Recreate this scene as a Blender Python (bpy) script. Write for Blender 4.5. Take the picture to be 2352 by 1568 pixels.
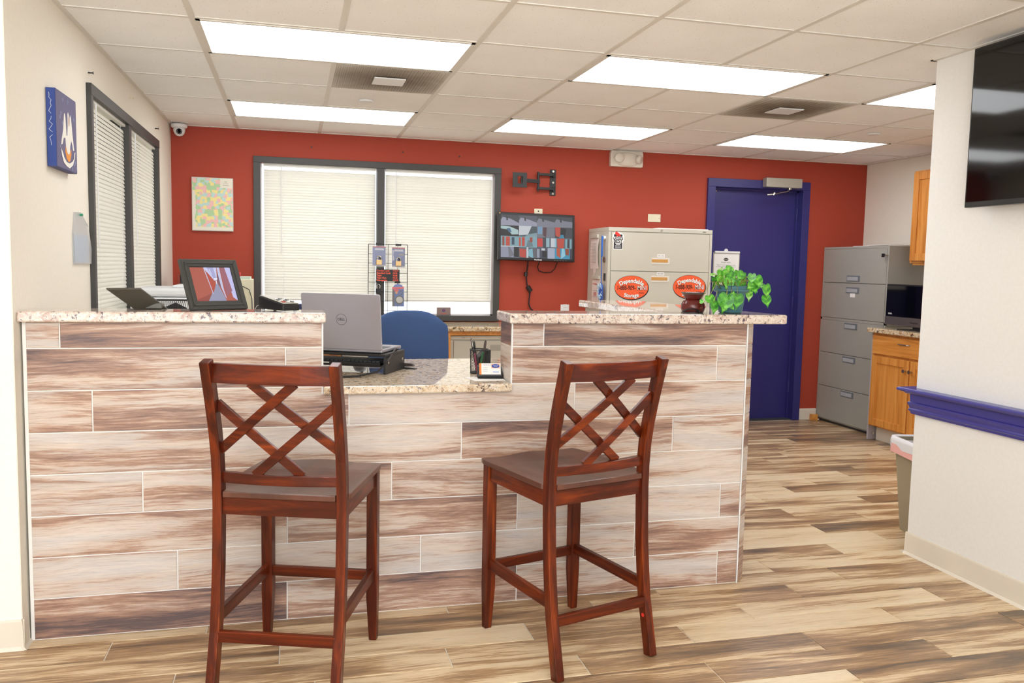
import bpy, bmesh, math, random
from mathutils import Vector, Matrix
random.seed(7)
for o in list(bpy.data.objects): bpy.data.objects.remove(o, do_unlink=True)
scn = bpy.context.scene
COL = scn.collection
PI = math.pi
H = 2.3715                      # ceiling height
# ------------------------------------------------------------------ camera
cd = bpy.data.cameras.new('camera'); cam = bpy.data.objects.new('camera', cd); COL.objects.link(cam)
cd.sensor_width = 36.0; cd.lens = 1940.838*36/2352; cd.clip_start = .05
a = Vector((0.96778003, -0.25098286, 0.02023403)); b = Vector((0.0026742, 0.09059894, 0.99588387)); c = Vector((0.25178296, 0.96374241, -0.08835103))
m = Matrix((a, b, -c)).transposed().to_4x4(); m.translation = Vector((0.39990788, -3.83488576, 1.36935792))
cam.matrix_world = m
scn.camera = cam
# ------------------------------------------------------------------ world, light, exposure
w = bpy.data.worlds.new('sky'); scn.world = w; w.use_nodes = True
bg = w.node_tree.nodes['Background']; bg.inputs[0].default_value = (.93, .97, 1, 1); bg.inputs[1].default_value = 2.2
scn.view_settings.view_transform = 'Standard'; scn.view_settings.look = 'None'; scn.view_settings.gamma = 1
scn.view_settings.use_curve_mapping = False
scn.view_settings.exposure = 0.32
LIGHT_E = 5.8                   # ceiling diffuser emission
def area(name, loc, rot, sx, sy, power, col=(1,1,1)):
    l = bpy.data.lights.new(name, 'AREA'); l.shape = 'RECTANGLE'; l.size = sx; l.size_y = sy; l.energy = power; l.color = col
    o = bpy.data.objects.new(name, l); COL.objects.link(o); o.location = loc; o.rotation_euler = rot; return o
# added daylight-coloured fill lamp, out of view in the lobby's rear window opening
area('added_daylight_fill', (-.0, -6.35, 1.35), (PI/2+.55, 0, 0), 4.2, 1.9, 40, (.92, .96, 1))
# added fill lamp behind the camera, aimed up to brighten the ceiling
area('added_ceiling_fill', (.2, -4.3, 1.75), (PI-.2, 0, 0), 1.4, 1.4, 135, (.93, .965, 1))

# ------------------------------------------------------------------ colours and materials
def s2l(v):
    v /= 255.; return v/12.92 if v <= .04045 else ((v+.055)/1.055)**2.4
def C3(r, g, b_): return (s2l(r), s2l(g), s2l(b_), 1)
MATS = {}
def mat(name, rgb, rough=.5, metal=0., coat=0., spec=None, emit=None, bump=None):
    if name in MATS: return MATS[name]
    m = bpy.data.materials.new(name); m.use_nodes = True; nt = m.node_tree; p = nt.nodes['Principled BSDF']
    col = C3(*rgb)
    p.inputs['Base Color'].default_value = col; p.inputs['Roughness'].default_value = rough; p.inputs['Metallic'].default_value = metal
    if coat: p.inputs['Coat Weight'].default_value = coat; p.inputs['Coat Roughness'].default_value = .12
    if spec is not None: p.inputs['Specular IOR Level'].default_value = spec
    if emit: p.inputs['Emission Color'].default_value = col; p.inputs['Emission Strength'].default_value = emit; p.inputs['Base Color'].default_value = (.01, .01, .01, 1)
    # slight procedural mottling so that every surface is node based
    tc = nt.nodes.new('ShaderNodeTexCoord'); n = nt.nodes.new('ShaderNodeTexNoise'); n.inputs['Scale'].default_value = (bump or (6, 0))[0]
    n.inputs['Detail'].default_value = 4
    nt.links.new(tc.outputs['Object'], n.inputs['Vector'])
    if not emit:
        mx = nt.nodes.new('ShaderNodeMix'); mx.data_type = 'RGBA'; mx.inputs[6].default_value = tuple(x*.95 for x in col[:3])+(1,); mx.inputs[7].default_value = tuple(min(1, x*1.04) for x in col[:3])+(1,)
        nt.links.new(n.outputs['Fac'], mx.inputs[0]); nt.links.new(mx.outputs[2], p.inputs['Base Color'])
    if bump and bump[1]:
        bp = nt.nodes.new('ShaderNodeBump'); bp.inputs['Strength'].default_value = bump[1]; bp.inputs['Distance'].default_value = .002
        nt.links.new(n.outputs['Fac'], bp.inputs['Height']); nt.links.new(bp.outputs[0], p.inputs['Normal'])
    MATS[name] = m; return m
def N(nt, t, **kw):
    n = nt.nodes.new(t)
    for k, v in kw.items(): setattr(n, k, v)
    return n
def mathn(nt, op, a_, b_=None, c_=None):
    n = nt.nodes.new('ShaderNodeMath'); n.operation = op
    for i, v in enumerate((a_, b_, c_)):
        if v is None: continue
        if hasattr(v, 'links'): nt.links.new(v, n.inputs[i])
        else: n.inputs[i].default_value = v
    return n.outputs[0]
def comb(nt, x, y, z):
    n = nt.nodes.new('ShaderNodeCombineXYZ')
    for i, v in enumerate((x, y, z)):
        if hasattr(v, 'links'): nt.links.new(v, n.inputs[i])
        else: n.inputs[i].default_value = v
    return n.outputs[0]
def noise(nt, vec, scale, detail=4, rough=.55, dist=0.):
    n = nt.nodes.new('ShaderNodeTexNoise'); n.inputs['Scale'].default_value = scale; n.inputs['Detail'].default_value = detail
    n.inputs['Roughness'].default_value = rough; n.inputs['Distortion'].default_value = dist
    nt.links.new(vec, n.inputs['Vector']); return n.outputs['Fac']
def ramp(nt, fac, stops, interp='LINEAR'):
    n = nt.nodes.new('ShaderNodeValToRGB'); cr = n.color_ramp; cr.interpolation = interp
    while len(cr.elements) < len(stops): cr.elements.new(.5)
    for e, (p, col) in zip(cr.elements, stops): e.position = p; e.color = col
    nt.links.new(fac, n.inputs[0]); return n.outputs[0]
def mixc(nt, fac, a_, b_, mode='MIX'):
    n = nt.nodes.new('ShaderNodeMix'); n.data_type = 'RGBA'; n.blend_type = mode
    for i, v in ((0, fac), (6, a_), (7, b_)):
        if hasattr(v, 'links'): nt.links.new(v, n.inputs[i])
        else: n.inputs[i].default_value = v
    return n.outputs[2]
def base(name, rough=.4, metal=0., coat=0.):
    m = bpy.data.materials.new(name); m.use_nodes = True; nt = m.node_tree; p = nt.nodes['Principled BSDF']
    p.inputs['Roughness'].default_value = rough; p.inputs['Metallic'].default_value = metal
    if coat: p.inputs['Coat Weight'].default_value = coat; p.inputs['Coat Roughness'].default_value = .1
    MATS[name] = m; return m, nt, p
def objxyz(nt):
    tc = nt.nodes.new('ShaderNodeTexCoord'); s = nt.nodes.new('ShaderNodeSeparateXYZ'); nt.links.new(tc.outputs['Object'], s.inputs[0])
    return tc.outputs['Object'], s.outputs[0], s.outputs[1], s.outputs[2]
def ramp_val(nt, v, lo, hi):
    n = nt.nodes.new('ShaderNodeMapRange'); nt.links.new(v, n.inputs[0]); n.inputs[1].default_value = lo; n.inputs[2].default_value = hi; return n.outputs[0]
def tile_wood(name, stops, rough, grey=.55):
    m, nt, p = base(name, rough)
    vec, X, Y, Z = objxyz(nt)
    oi = nt.nodes.new('ShaderNodeObjectInfo'); sep = nt.nodes.new('ShaderNodeSeparateColor'); nt.links.new(oi.outputs['Color'], sep.inputs[0])
    rnd = oi.outputs['Random']; V = mathn(nt, 'ADD', Y, Z)
    r1 = mathn(nt, 'MULTIPLY', rnd, 41.); r2 = mathn(nt, 'MULTIPLY', rnd, 17.3)
    wob = noise(nt, comb(nt, mathn(nt, 'ADD', mathn(nt, 'MULTIPLY', X, 1.6), r1), mathn(nt, 'MULTIPLY', V, 4.), r2), 1., 3)
    V2 = mathn(nt, 'ADD', V, mathn(nt, 'MULTIPLY', mathn(nt, 'SUBTRACT', wob, .5), .06))
    st = noise(nt, comb(nt, mathn(nt, 'ADD', mathn(nt, 'MULTIPLY', X, 1.1), r1), mathn(nt, 'ADD', mathn(nt, 'MULTIPLY', V2, 11.), r2), r2), 1., 7, .62, .3)
    st2 = noise(nt, comb(nt, mathn(nt, 'ADD', mathn(nt, 'MULTIPLY', X, 6.), r2), mathn(nt, 'MULTIPLY', V2, 150.), r1), 1., 8, .75, .0)
    gr = noise(nt, comb(nt, mathn(nt, 'ADD', mathn(nt, 'MULTIPLY', X, 14.), r2), mathn(nt, 'MULTIPLY', V2, 420.), r1), 1., 4, .7)
    f = mathn(nt, 'ADD', mathn(nt, 'MULTIPLY', mathn(nt, 'SUBTRACT', st, .5), 2.1), mathn(nt, 'MULTIPLY', mathn(nt, 'SUBTRACT', st2, .5), 1.25))
    f = mathn(nt, 'ADD', f, sep.outputs[0])
    col = ramp(nt, f, stops)
    hue = noise(nt, comb(nt, mathn(nt, 'ADD', mathn(nt, 'MULTIPLY', X, 1.6), r2), mathn(nt, 'MULTIPLY', V2, 14.), r1), 1., 4, .6, .3)
    gm = mathn(nt, 'MULTIPLY', ramp_val(nt, hue, .48, .62), grey)
    col = mixc(nt, gm, col, mixc(nt, 1., col, (.80, .88, 1.0, 1), 'MULTIPLY'))
    g = ramp(nt, gr, [(.28, (.62, .62, .65, 1)), (.48, (.95, .95, .96, 1)), (.75, (1.07, 1.07, 1.06, 1))])
    col = mixc(nt, .8, col, g, 'MULTIPLY')
    nt.links.new(col, p.inputs['Base Color'])
    bp = nt.nodes.new('ShaderNodeBump'); bp.inputs['Strength'].default_value = .15; bp.inputs['Distance'].default_value = .001
    nt.links.new(gr, bp.inputs['Height']); nt.links.new(bp.outputs[0], p.inputs['Normal'])
    return m
WALLTILE = tile_wood('counter_tile_wood', [(0., C3(98, 82, 82)), (.2, C3(146, 114, 101)), (.36, C3(174, 138, 118)), (.46, C3(194, 166, 147)), (.55, C3(209, 192, 178)), (.9, C3(218, 207, 197))], .34)
FLOORTILE = tile_wood('floor_tile_wood', [(0., C3(104, 88, 72)), (.2, C3(146, 116, 86)), (.36, C3(172, 138, 102)), (.46, C3(194, 162, 122)), (.55, C3(222, 197, 158)), (.9, C3(232, 212, 178))], .30, .12)
def granite(name, light, mid, dark, rough=.03):
    m, nt, p = base(name, rough)
    vec, X, Y, Z = objxyz(nt)
    n1 = noise(nt, vec, 60, 6, .7, .4); col = ramp(nt, n1, [(.3, mid), (.46, light), (.7, C3(234, 228, 220))])
    n2 = noise(nt, vec, 30, 5, .7, .6); f2 = ramp(nt, n2, [(.53, (0, 0, 0, 1)), (.64, (1, 1, 1, 1))]); col = mixc(nt, f2, col, mid)
    n3 = noise(nt, vec, 48, 6, .7, .5); f3 = ramp(nt, n3, [(.565, (0, 0, 0, 1)), (.62, (1, 1, 1, 1))]); col = mixc(nt, f3, col, dark)
    n4 = noise(nt, vec, 150, 3, .6, .5); f4 = ramp(nt, n4, [(.63, (0, 0, 0, 1)), (.68, (1, 1, 1, 1))]); col = mixc(nt, f4, col, C3(60, 50, 45))
    p.inputs['IOR'].default_value = 1.6; nt.links.new(col, p.inputs['Base Color']); return m
GRANITE = granite('granite_pink', C3(216, 198, 184), C3(186, 156, 140), C3(100, 84, 88))
GRANITE3 = granite('granite_desk', C3(222, 202, 174), C3(184, 152, 118), C3(104, 86, 76))
GRANITE2 = granite('granite_gold', C3(214, 190, 150), C3(170, 130, 85), C3(80, 62, 48), .08)
def chairwood(name, axis):
    m, nt, p = base(name, .30, 0, .15); p.inputs['Specular IOR Level'].default_value = .22
    vec, X, Y, Z = objxyz(nt); oi = nt.nodes.new('ShaderNodeObjectInfo'); r = mathn(nt, 'MULTIPLY', oi.outputs['Random'], 23.)
    k = 26.
    v = comb(nt, mathn(nt, 'MULTIPLY', X, 2. if axis == 'x' else k), mathn(nt, 'ADD', mathn(nt, 'MULTIPLY', Y, 2. if axis == 'y' else k), r), mathn(nt, 'MULTIPLY', Z, 2. if axis == 'z' else k))
    f = noise(nt, v, 1., 5, .6, .8)
    col = ramp(nt, f, [(.3, C3(56, 17, 8)), (.48, C3(80, 27, 10)), (.62, C3(114, 43, 11)), (.8, C3(152, 70, 20))])
    nt.links.new(col, p.inputs['Base Color']); return m
CW = {k: chairwood('red_brown_wood_'+k, k) for k in 'xyz'}
def seatwood():
    m, nt, p = base('seat_wood', .38, 0, .25)
    vec, X, Y, Z = objxyz(nt)
    f = noise(nt, comb(nt, mathn(nt, 'MULTIPLY', X, 14.), mathn(nt, 'MULTIPLY', Y, 2.), Z), 1., 4, .5, .4)
    col = ramp(nt, f, [(.3, C3(66, 34, 24)), (.55, C3(88, 48, 34)), (.75, C3(106, 62, 46))]); nt.links.new(col, p.inputs['Base Color']); return m
SEATW = seatwood()
def oakwood(name, axis):
    m, nt, p = base(name, .38, 0, .2)
    vec, X, Y, Z = objxyz(nt); k = 22.
    v = comb(nt, mathn(nt, 'MULTIPLY', X, k), mathn(nt, 'MULTIPLY', Y, 1.5 if axis == 'y' else k), mathn(nt, 'MULTIPLY', Z, 1.5 if axis == 'z' else k))
    f = noise(nt, v, 1., 6, .6, .9)
    col = ramp(nt, f, [(.3, C3(190, 118, 44)), (.5, C3(216, 144, 64)), (.72, C3(230, 166, 88))]); nt.links.new(col, p.inputs['Base Color']); return m
OAK = oakwood('honey_oak', 'z'); OAKH = oakwood('honey_oak_across', 'y')
def ceiltile():
    m, nt, p = base('ceiling_tile_mineral', .9)
    vec, X, Y, Z = objxyz(nt); oi = nt.nodes.new('ShaderNodeObjectInfo'); r = mathn(nt, 'MULTIPLY', oi.outputs['Random'], 9.)
    v = comb(nt, mathn(nt, 'ADD', X, r), Y, Z)
    f = noise(nt, v, 130, 2, .5); col = ramp(nt, f, [(.26, C3(178, 174, 166)), (.33, C3(250, 250, 250))])
    g = ramp(nt, noise(nt, v, 2.2, 2), [(.3, (.95, .945, .93, 1)), (.7, (1, 1, 1, 1))]); col = mixc(nt, 1., col, g, 'MULTIPLY')
    nt.links.new(col, p.inputs['Base Color'])
    bp = nt.nodes.new('ShaderNodeBump'); bp.inputs['Strength'].default_value = .25; bp.inputs['Distance'].default_value = .002; nt.links.new(f, bp.inputs['Height']); nt.links.new(bp.outputs[0], p.inputs['Normal'])
    return m
CEILT = ceiltile()
def ventmat():
    m, nt, p = base('dusty_perforated_grille', .6)
    vec, X, Y, Z = objxyz(nt)
    d = mathn(nt, 'SQRT', mathn(nt, 'ADD', mathn(nt, 'MULTIPLY', X, X), mathn(nt, 'MULTIPLY', Y, Y)))
    n = noise(nt, vec, 6, 3, .6, .5); f = mathn(nt, 'ADD', d, mathn(nt, 'MULTIPLY', mathn(nt, 'SUBTRACT', n, .5), .22))
    col = ramp(nt, f, [(.10, C3(120, 106, 92)), (.2, C3(150, 138, 122)), (.38, C3(205, 200, 192))])
    w_ = nt.nodes.new('ShaderNodeTexWave'); w_.inputs['Scale'].default_value = 28; nt.links.new(vec, w_.inputs['Vector'])
    g = ramp(nt, w_.outputs['Fac'], [(.2, (.72, .71, .69, 1)), (.6, (1, 1, 1, 1))]); col = mixc(nt, .7, col, g, 'MULTIPLY')
    nt.links.new(col, p.inputs['Base Color']); return m
VENT = ventmat()
def blindmat():
    m = bpy.data.materials.new('white_vinyl_slat'); m.use_nodes = True; nt = m.node_tree; nt.nodes.clear()
    o = N(nt, 'ShaderNodeOutputMaterial'); d = N(nt, 'ShaderNodeBsdfPrincipled'); t = N(nt, 'ShaderNodeBsdfTranslucent'); x = N(nt, 'ShaderNodeMixShader')
    oi = N(nt, 'ShaderNodeObjectInfo'); col = ramp(nt, oi.outputs['Random'], [(0, C3(228, 226, 218)), (1, C3(236, 234, 227))])
    nt.links.new(col, d.inputs['Base Color']); d.inputs['Roughness'].default_value = .45
    t.inputs[0].default_value = C3(240, 236, 224); x.inputs[0].default_value = .33
    nt.links.new(d.outputs[0], x.inputs[1]); nt.links.new(t.outputs[0], x.inputs[2]); nt.links.new(x.outputs[0], o.inputs[0]); return m
BLIND = blindmat()
def glassmat(name, tint=(1, 1, 1), gl=.06, rough=.02, milk=0.):
    m = bpy.data.materials.new(name); m.use_nodes = True; nt = m.node_tree; nt.nodes.clear()
    o = N(nt, 'ShaderNodeOutputMaterial'); t = N(nt, 'ShaderNodeBsdfTransparent'); g = N(nt, 'ShaderNodeBsdfGlossy'); x = N(nt, 'ShaderNodeMixShader'); fr = N(nt, 'ShaderNodeFresnel')
    t.inputs[0].default_value = tint+(1,); g.inputs['Roughness'].default_value = rough; fr.inputs[0].default_value = 1.45 if not milk else 1.25
    nt.links.new(fr.outputs[0], x.inputs[0]); nt.links.new(t.outputs[0], x.inputs[1]); nt.links.new(g.outputs[0], x.inputs[2])
    out = x.outputs[0]
    if milk:
        d = N(nt, 'ShaderNodeBsdfDiffuse'); d.inputs[0].default_value = (.95, .95, .94, 1); y = N(nt, 'ShaderNodeMixShader'); y.inputs[0].default_value = milk
        nt.links.new(out, y.inputs[1]); nt.links.new(d.outputs[0], y.inputs[2]); out = y.outputs[0]
    nt.links.new(out, o.inputs[0]); MATS[name] = m; return m
GLASS = glassmat('window_glass'); PLASTIC = glassmat('clear_plastic', milk=.10, rough=.1); BAGF = glassmat('bag_film', milk=.28, rough=.3)
def diffuser():
    m = bpy.data.materials.new('lit_diffuser'); m.use_nodes = True; nt = m.node_tree; nt.nodes.clear()
    o = N(nt, 'ShaderNodeOutputMaterial'); e = N(nt, 'ShaderNodeEmission'); e.inputs[0].default_value = (.98, .99, 1, 1); e.inputs[1].default_value = LIGHT_E
    nt.links.new(e.outputs[0], o.inputs[0]); return m
DIFF = diffuser()
def mapmat():
    m, nt, p = base('printed_county_map', .5)
    vec, X, Y, Z = objxyz(nt)
    v = comb(nt, mathn(nt, 'MULTIPLY', X, 1.), mathn(nt, 'MULTIPLY', Z, 1.), 0.)
    ds = noise(nt, v, 20, 3); vv = nt.nodes.new('ShaderNodeVectorMath'); vv.operation = 'ADD'; nt.links.new(v, vv.inputs[0]); sc = comb(nt, mathn(nt, 'MULTIPLY', ds, .02), mathn(nt, 'MULTIPLY', ds, .02), 0.); nt.links.new(sc, vv.inputs[1])
    vo = nt.nodes.new('ShaderNodeTexVoronoi'); vo.distance = 'CHEBYCHEV'; vo.inputs['Scale'].default_value = 40; vo.inputs['Randomness'].default_value = .75; nt.links.new(vv.outputs[0], vo.inputs['Vector'])
    sp = nt.nodes.new('ShaderNodeSeparateColor'); nt.links.new(vo.outputs['Color'], sp.inputs[0])
    col = ramp(nt, sp.outputs[0], [(0, C3(238, 190, 186)), (.26, C3(240, 226, 150)), (.52, C3(176, 210, 160)), (.76, C3(190, 218, 214))], 'CONSTANT')
    # bare paper at the lower left, along the bottom and in the title block
    e1 = mathn(nt, 'LESS_THAN', mathn(nt, 'ADD', X, mathn(nt, 'MULTIPLY', ds, .05)), -.098); e2 = mathn(nt, 'LESS_THAN', Z, .03)
    e3 = mathn(nt, 'MULTIPLY', mathn(nt, 'GREATER_THAN', X, .055), mathn(nt, 'GREATER_THAN', Z, .325)); e4 = mathn(nt, 'MULTIPLY', e1, mathn(nt, 'LESS_THAN', Z, .30))
    e = mathn(nt, 'MAXIMUM', mathn(nt, 'MAXIMUM', e2, e3), e4)
    col = mixc(nt, e, col, C3(232, 228, 212)); nt.links.new(col, p.inputs['Base Color']); return m
def leafmat():
    m, nt, p = base('variegated_leaf', .32)
    vec, X, Y, Z = objxyz(nt); oi = nt.nodes.new('ShaderNodeObjectInfo'); sep = nt.nodes.new('ShaderNodeSeparateColor'); nt.links.new(oi.outputs['Color'], sep.inputs[0])
    ax = mathn(nt, 'ABSOLUTE', X); wv = mathn(nt, 'SINE', mathn(nt, 'ADD', mathn(nt, 'MULTIPLY', mathn(nt, 'SUBTRACT', Y, mathn(nt, 'MULTIPLY', ax, .8)), 9.), 0.))
    n = noise(nt, vec, 2.2, 4, .6, .8)
    f = mathn(nt, 'ADD', mathn(nt, 'MULTIPLY', wv, .12), mathn(nt, 'ADD', n, mathn(nt, 'MULTIPLY', ax, -.25)))
    f = mathn(nt, 'ADD', f, mathn(nt, 'SUBTRACT', sep.outputs[0], .5))
    col = ramp(nt, f, [(.2, C3(52, 126, 44)), (.42, C3(92, 178, 52)), (.62, C3(134, 208, 76)), (.78, C3(206, 232, 170))])
    nt.links.new(col, p.inputs['Base Color']); p.inputs['Subsurface Weight'].default_value = .0
    return m
LEAF = leafmat()
M_white = mat('white_wall_paint', (236, 235, 232), .8, bump=(60, .05)); M_cream = mat('cream_wall_paint', (240, 234, 221), .8, bump=(60, .05))
M_red = mat('brick_red_wall_paint', (168, 62, 40), .7, bump=(70, .1)); M_blue = mat('navy_blue_gloss_paint', (48, 46, 112), .35, bump=(20, .05))
M_rail = mat('royal_blue_gloss_paint', (62, 60, 146), .25); M_base = mat('beige_vinyl_base', (226, 217, 202), .5)
M_grout = mat('white_grout', (240, 238, 234), .8); M_fgrout = mat('floor_grout', (226, 218, 204), .85)
M_dark = mat('charcoal_window_frame', (62, 60, 58), .5); M_grid = mat('ceiling_grid_steel', (222, 218, 210), .5)
M_black = mat('black_plastic', (24, 24, 26), .4); M_blackm = mat('black_powder_coated_steel', (30, 30, 31), .45); M_gloss = mat('black_glass', (6, 7, 9), .06)
M_beige = mat('putty_steel', (200, 196, 182), .42); M_beige2 = mat('putty_steel_groove', (70, 66, 60), .6); M_grey = mat('grey_steel', (160, 158, 150), .42)
M_greyd = mat('grey_steel_gap', (60, 60, 60), .6); M_greyh = mat('grey_handle', (112, 116, 122), .35); M_whitep = mat('white_plastic', (232, 232, 232), .4)
M_cream2 = mat('ivory_plastic', (226, 218, 190), .4); M_chrome = mat('brushed_nickel', (190, 186, 178), .25, 1.); M_paper = mat('white_paper', (240, 238, 234), .7)
M_silver = mat('silver_lid', (172, 170, 178), .33, .55); M_steel = mat('silver_enamel', (176, 172, 160), .4, .3)
# ------------------------------------------------------------------ mesh helpers
class MB:
    def __init__(s): s.v = []; s.f = []; s.mi = []
    def add(s, vs, fs, mi=0):
        n = len(s.v); s.v += [tuple(x) for x in vs]; s.f += [tuple(i+n for i in f) for f in fs]; s.mi += [mi]*len(fs); return s
    def box(s, x0, x1, y0, y1, z0, z1, mi=0):
        vs = [(x, y, z) for z in (z0, z1) for y in (y0, y1) for x in (x0, x1)]
        return s.add(vs, [(0, 2, 3, 1), (4, 5, 7, 6), (0, 1, 5, 4), (2, 6, 7, 3), (0, 4, 6, 2), (1, 3, 7, 5)], mi)
    def hexa(s, p, mi=0):       # 8 points: bottom 4 ccw, top 4 ccw
        return s.add(p, [(3, 2, 1, 0), (4, 5, 6, 7), (0, 1, 5, 4), (1, 2, 6, 5), (2, 3, 7, 6), (3, 0, 4, 7)], mi)
    def prism(s, poly, fn, d0, d1, mi=0):   # poly 2d -> fn(u,v,d)
        n = len(poly); vs = [fn(u, v, d0) for u, v in poly]+[fn(u, v, d1) for u, v in poly]
        fs = [tuple(range(n))[::-1], tuple(range(n, 2*n))]+[(i, (i+1) % n, n+(i+1) % n, n+i) for i in range(n)]
        return s.add(vs, fs, mi)
    def sweep(s, pts, wdt, hgt, depth=(0, 1, 0), mi=0):   # rectangular bar: hgt along depth axis
        dp = Vector(depth).normalized(); P = [Vector(p) for p in pts]; vs = []
        ws = wdt if isinstance(wdt, (list, tuple)) else [wdt]*len(P); hs = hgt if isinstance(hgt, (list, tuple)) else [hgt]*len(P)
        for i, p in enumerate(P):
            t = (P[min(i+1, len(P)-1)]-P[max(i-1, 0)]).normalized(); n = t.cross(dp).normalized(); d2 = n.cross(t).normalized()
            for sx, sy in ((-1, -1), (1, -1), (1, 1), (-1, 1)): vs.append(p+n*sx*ws[i]/2+d2*sy*hs[i]/2)
        fs = [(0, 1, 2, 3), tuple(4*(len(P)-1)+k for k in (3, 2, 1, 0))]
        for i in range(len(P)-1):
            for k in range(4): fs.append((4*i+k, 4*(i+1)+k, 4*(i+1)+(k+1) % 4, 4*i+(k+1) % 4))
        return s.add(vs, fs, mi)
    def tube(s, pts, r, n=8, mi=0):
        P = [Vector(p) for p in pts]; vs = []; rs = r if isinstance(r, (list, tuple)) else [r]*len(P); ref = Vector((.13, .31, .94)).normalized()
        for i, p in enumerate(P):
            t = (P[min(i+1, len(P)-1)]-P[max(i-1, 0)]).normalized()
            if abs(t.dot(ref)) > .97: ref = Vector((1, 0, 0))
            u = t.cross(ref).normalized(); v = t.cross(u)
            for k in range(n): q = 2*PI*k/n; vs.append(p+(u*math.cos(q)+v*math.sin(q))*rs[i])
        fs = [tuple(range(n)), tuple(range(n*(len(P)-1), n*len(P)))[::-1]]
        for i in range(len(P)-1):
            for k in range(n): fs.append((n*i+k, n*i+(k+1) % n, n*(i+1)+(k+1) % n, n*(i+1)+k))
        return s.add(vs, fs, mi)
    def lathe(s, prof, cx=0, cy=0, n=24, mi=0, caps=True):
        vs = [(cx+r*math.cos(2*PI*k/n), cy+r*math.sin(2*PI*k/n), z) for r, z in prof for k in range(n)]
        fs = [(n*i+k, n*i+(k+1) % n, n*(i+1)+(k+1) % n, n*(i+1)+k) for i in range(len(prof)-1) for k in range(n)]
        if caps: fs += [tuple(range(n))[::-1], tuple(range(n*(len(prof)-1), n*len(prof)))]
        return s.add(vs, fs, mi)
    def mesh(s, name, mats, smooth=False):
        me = bpy.data.meshes.new(name); me.from_pydata(s.v, [], s.f)
        for m_ in (mats if isinstance(mats, (list, tuple)) else [mats]): me.materials.append(m_)
        for p, i in zip(me.polygons, s.mi): p.material_index = i; p.use_smooth = smooth
        bm = bmesh.new(); bm.from_mesh(me); bmesh.ops.recalc_face_normals(bm, faces=bm.faces); bm.to_mesh(me); bm.free()
        return me
    def build(s, name, mats, parent=None, bevel=0, smooth=False, loc=None):
        return link(name, s.mesh(name, mats, smooth), parent, bevel, loc)
def link(name, me, parent=None, bevel=0, loc=None):
    o = bpy.data.objects.new(name, me); COL.objects.link(o)
    if parent: o.parent = parent
    if loc: o.location = loc
    if bevel:
        b_ = o.modifiers.new('bevel', 'BEVEL'); b_.width = bevel; b_.segments = 2; b_.limit_method = 'ANGLE'; b_.angle_limit = math.radians(40)
    return o
def tag(o, label=None, cat=None, group=None, kind=None):
    if label: o['label'] = label
    if cat: o['category'] = cat
    if group: o['group'] = group
    if kind: o['kind'] = kind
    return o
def thing(name, label, cat, loc=(0, 0, 0), rz=0, group=None, rot=None):
    o = bpy.data.objects.new(name, None); COL.objects.link(o); o.location = loc; o.rotation_euler = rot or (0, 0, rz); o.empty_display_size = .05
    return tag(o, label, cat, group)
def struct(o): o['kind'] = 'structure'; return o
def B(x0, x1, y0, y1, z0, z1): return MB().box(x0, x1, y0, y1, z0, z1)
FONTC = {}
def text(s, size, mt, parent, loc, rot=(PI/2, 0, 0), align='CENTER', bold=0., sx=1., arc=None, name='lettering'):
    cu = bpy.data.curves.new('t', 'FONT'); cu.body = s; cu.size = size; cu.align_x = align; cu.align_y = 'CENTER'; cu.offset = bold; cu.extrude = .0002; cu.resolution_u = 3
    o = bpy.data.objects.new('t', cu); COL.objects.link(o); dg = bpy.context.evaluated_depsgraph_get(); me = bpy.data.meshes.new_from_object(o.evaluated_get(dg)); bpy.data.objects.remove(o, do_unlink=True)
    for v in me.vertices:
        v.co.x *= sx
        if arc:      # (radius, sign)
            R, sg = arc; th = v.co.x/R; r = R+sg*v.co.y; v.co.x = r*math.sin(th); v.co.y = sg*(r*math.cos(th)-R)
    me.materials.clear(); me.materials.append(mt)
    q = link(name, me, parent, 0, loc); q.rotation_euler = rot; return q
def flat(rgb, rough=.6, emit=None):
    return mat('print_%d_%d_%d%s' % (rgb[0], rgb[1], rgb[2], '_e%g' % emit if emit else ''), rgb, rough, emit=emit)
def picture(name, polys, fn, parent, emit=None, base_off=0., step=.00025, rough=.5):
    """flat printed picture: polys = [(rgb, [(u,v)..])], fn(u,v,d) -> point"""
    mats = []; keys = {}; mb = MB()
    for i, (rgb, pl) in enumerate(polys):
        if rgb not in keys: keys[rgb] = len(mats); mats.append(flat(rgb, rough, emit))
        mb.add([fn(u, v, base_off+i*step) for u, v in pl], [tuple(range(len(pl)))], keys[rgb])
    me = bpy.data.meshes.new(name); me.from_pydata(mb.v, [], mb.f)
    for m_ in mats: me.materials.append(m_)
    for p, i in zip(me.polygons, mb.mi): p.material_index = i
    return link(name, me, parent)
def ell(cx, cy, rx, ry, n=40, a0=0, a1=2*PI): return [(cx+rx*math.cos(a0+(a1-a0)*k/n), cy+ry*math.sin(a0+(a1-a0)*k/n)) for k in range(n)]
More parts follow.
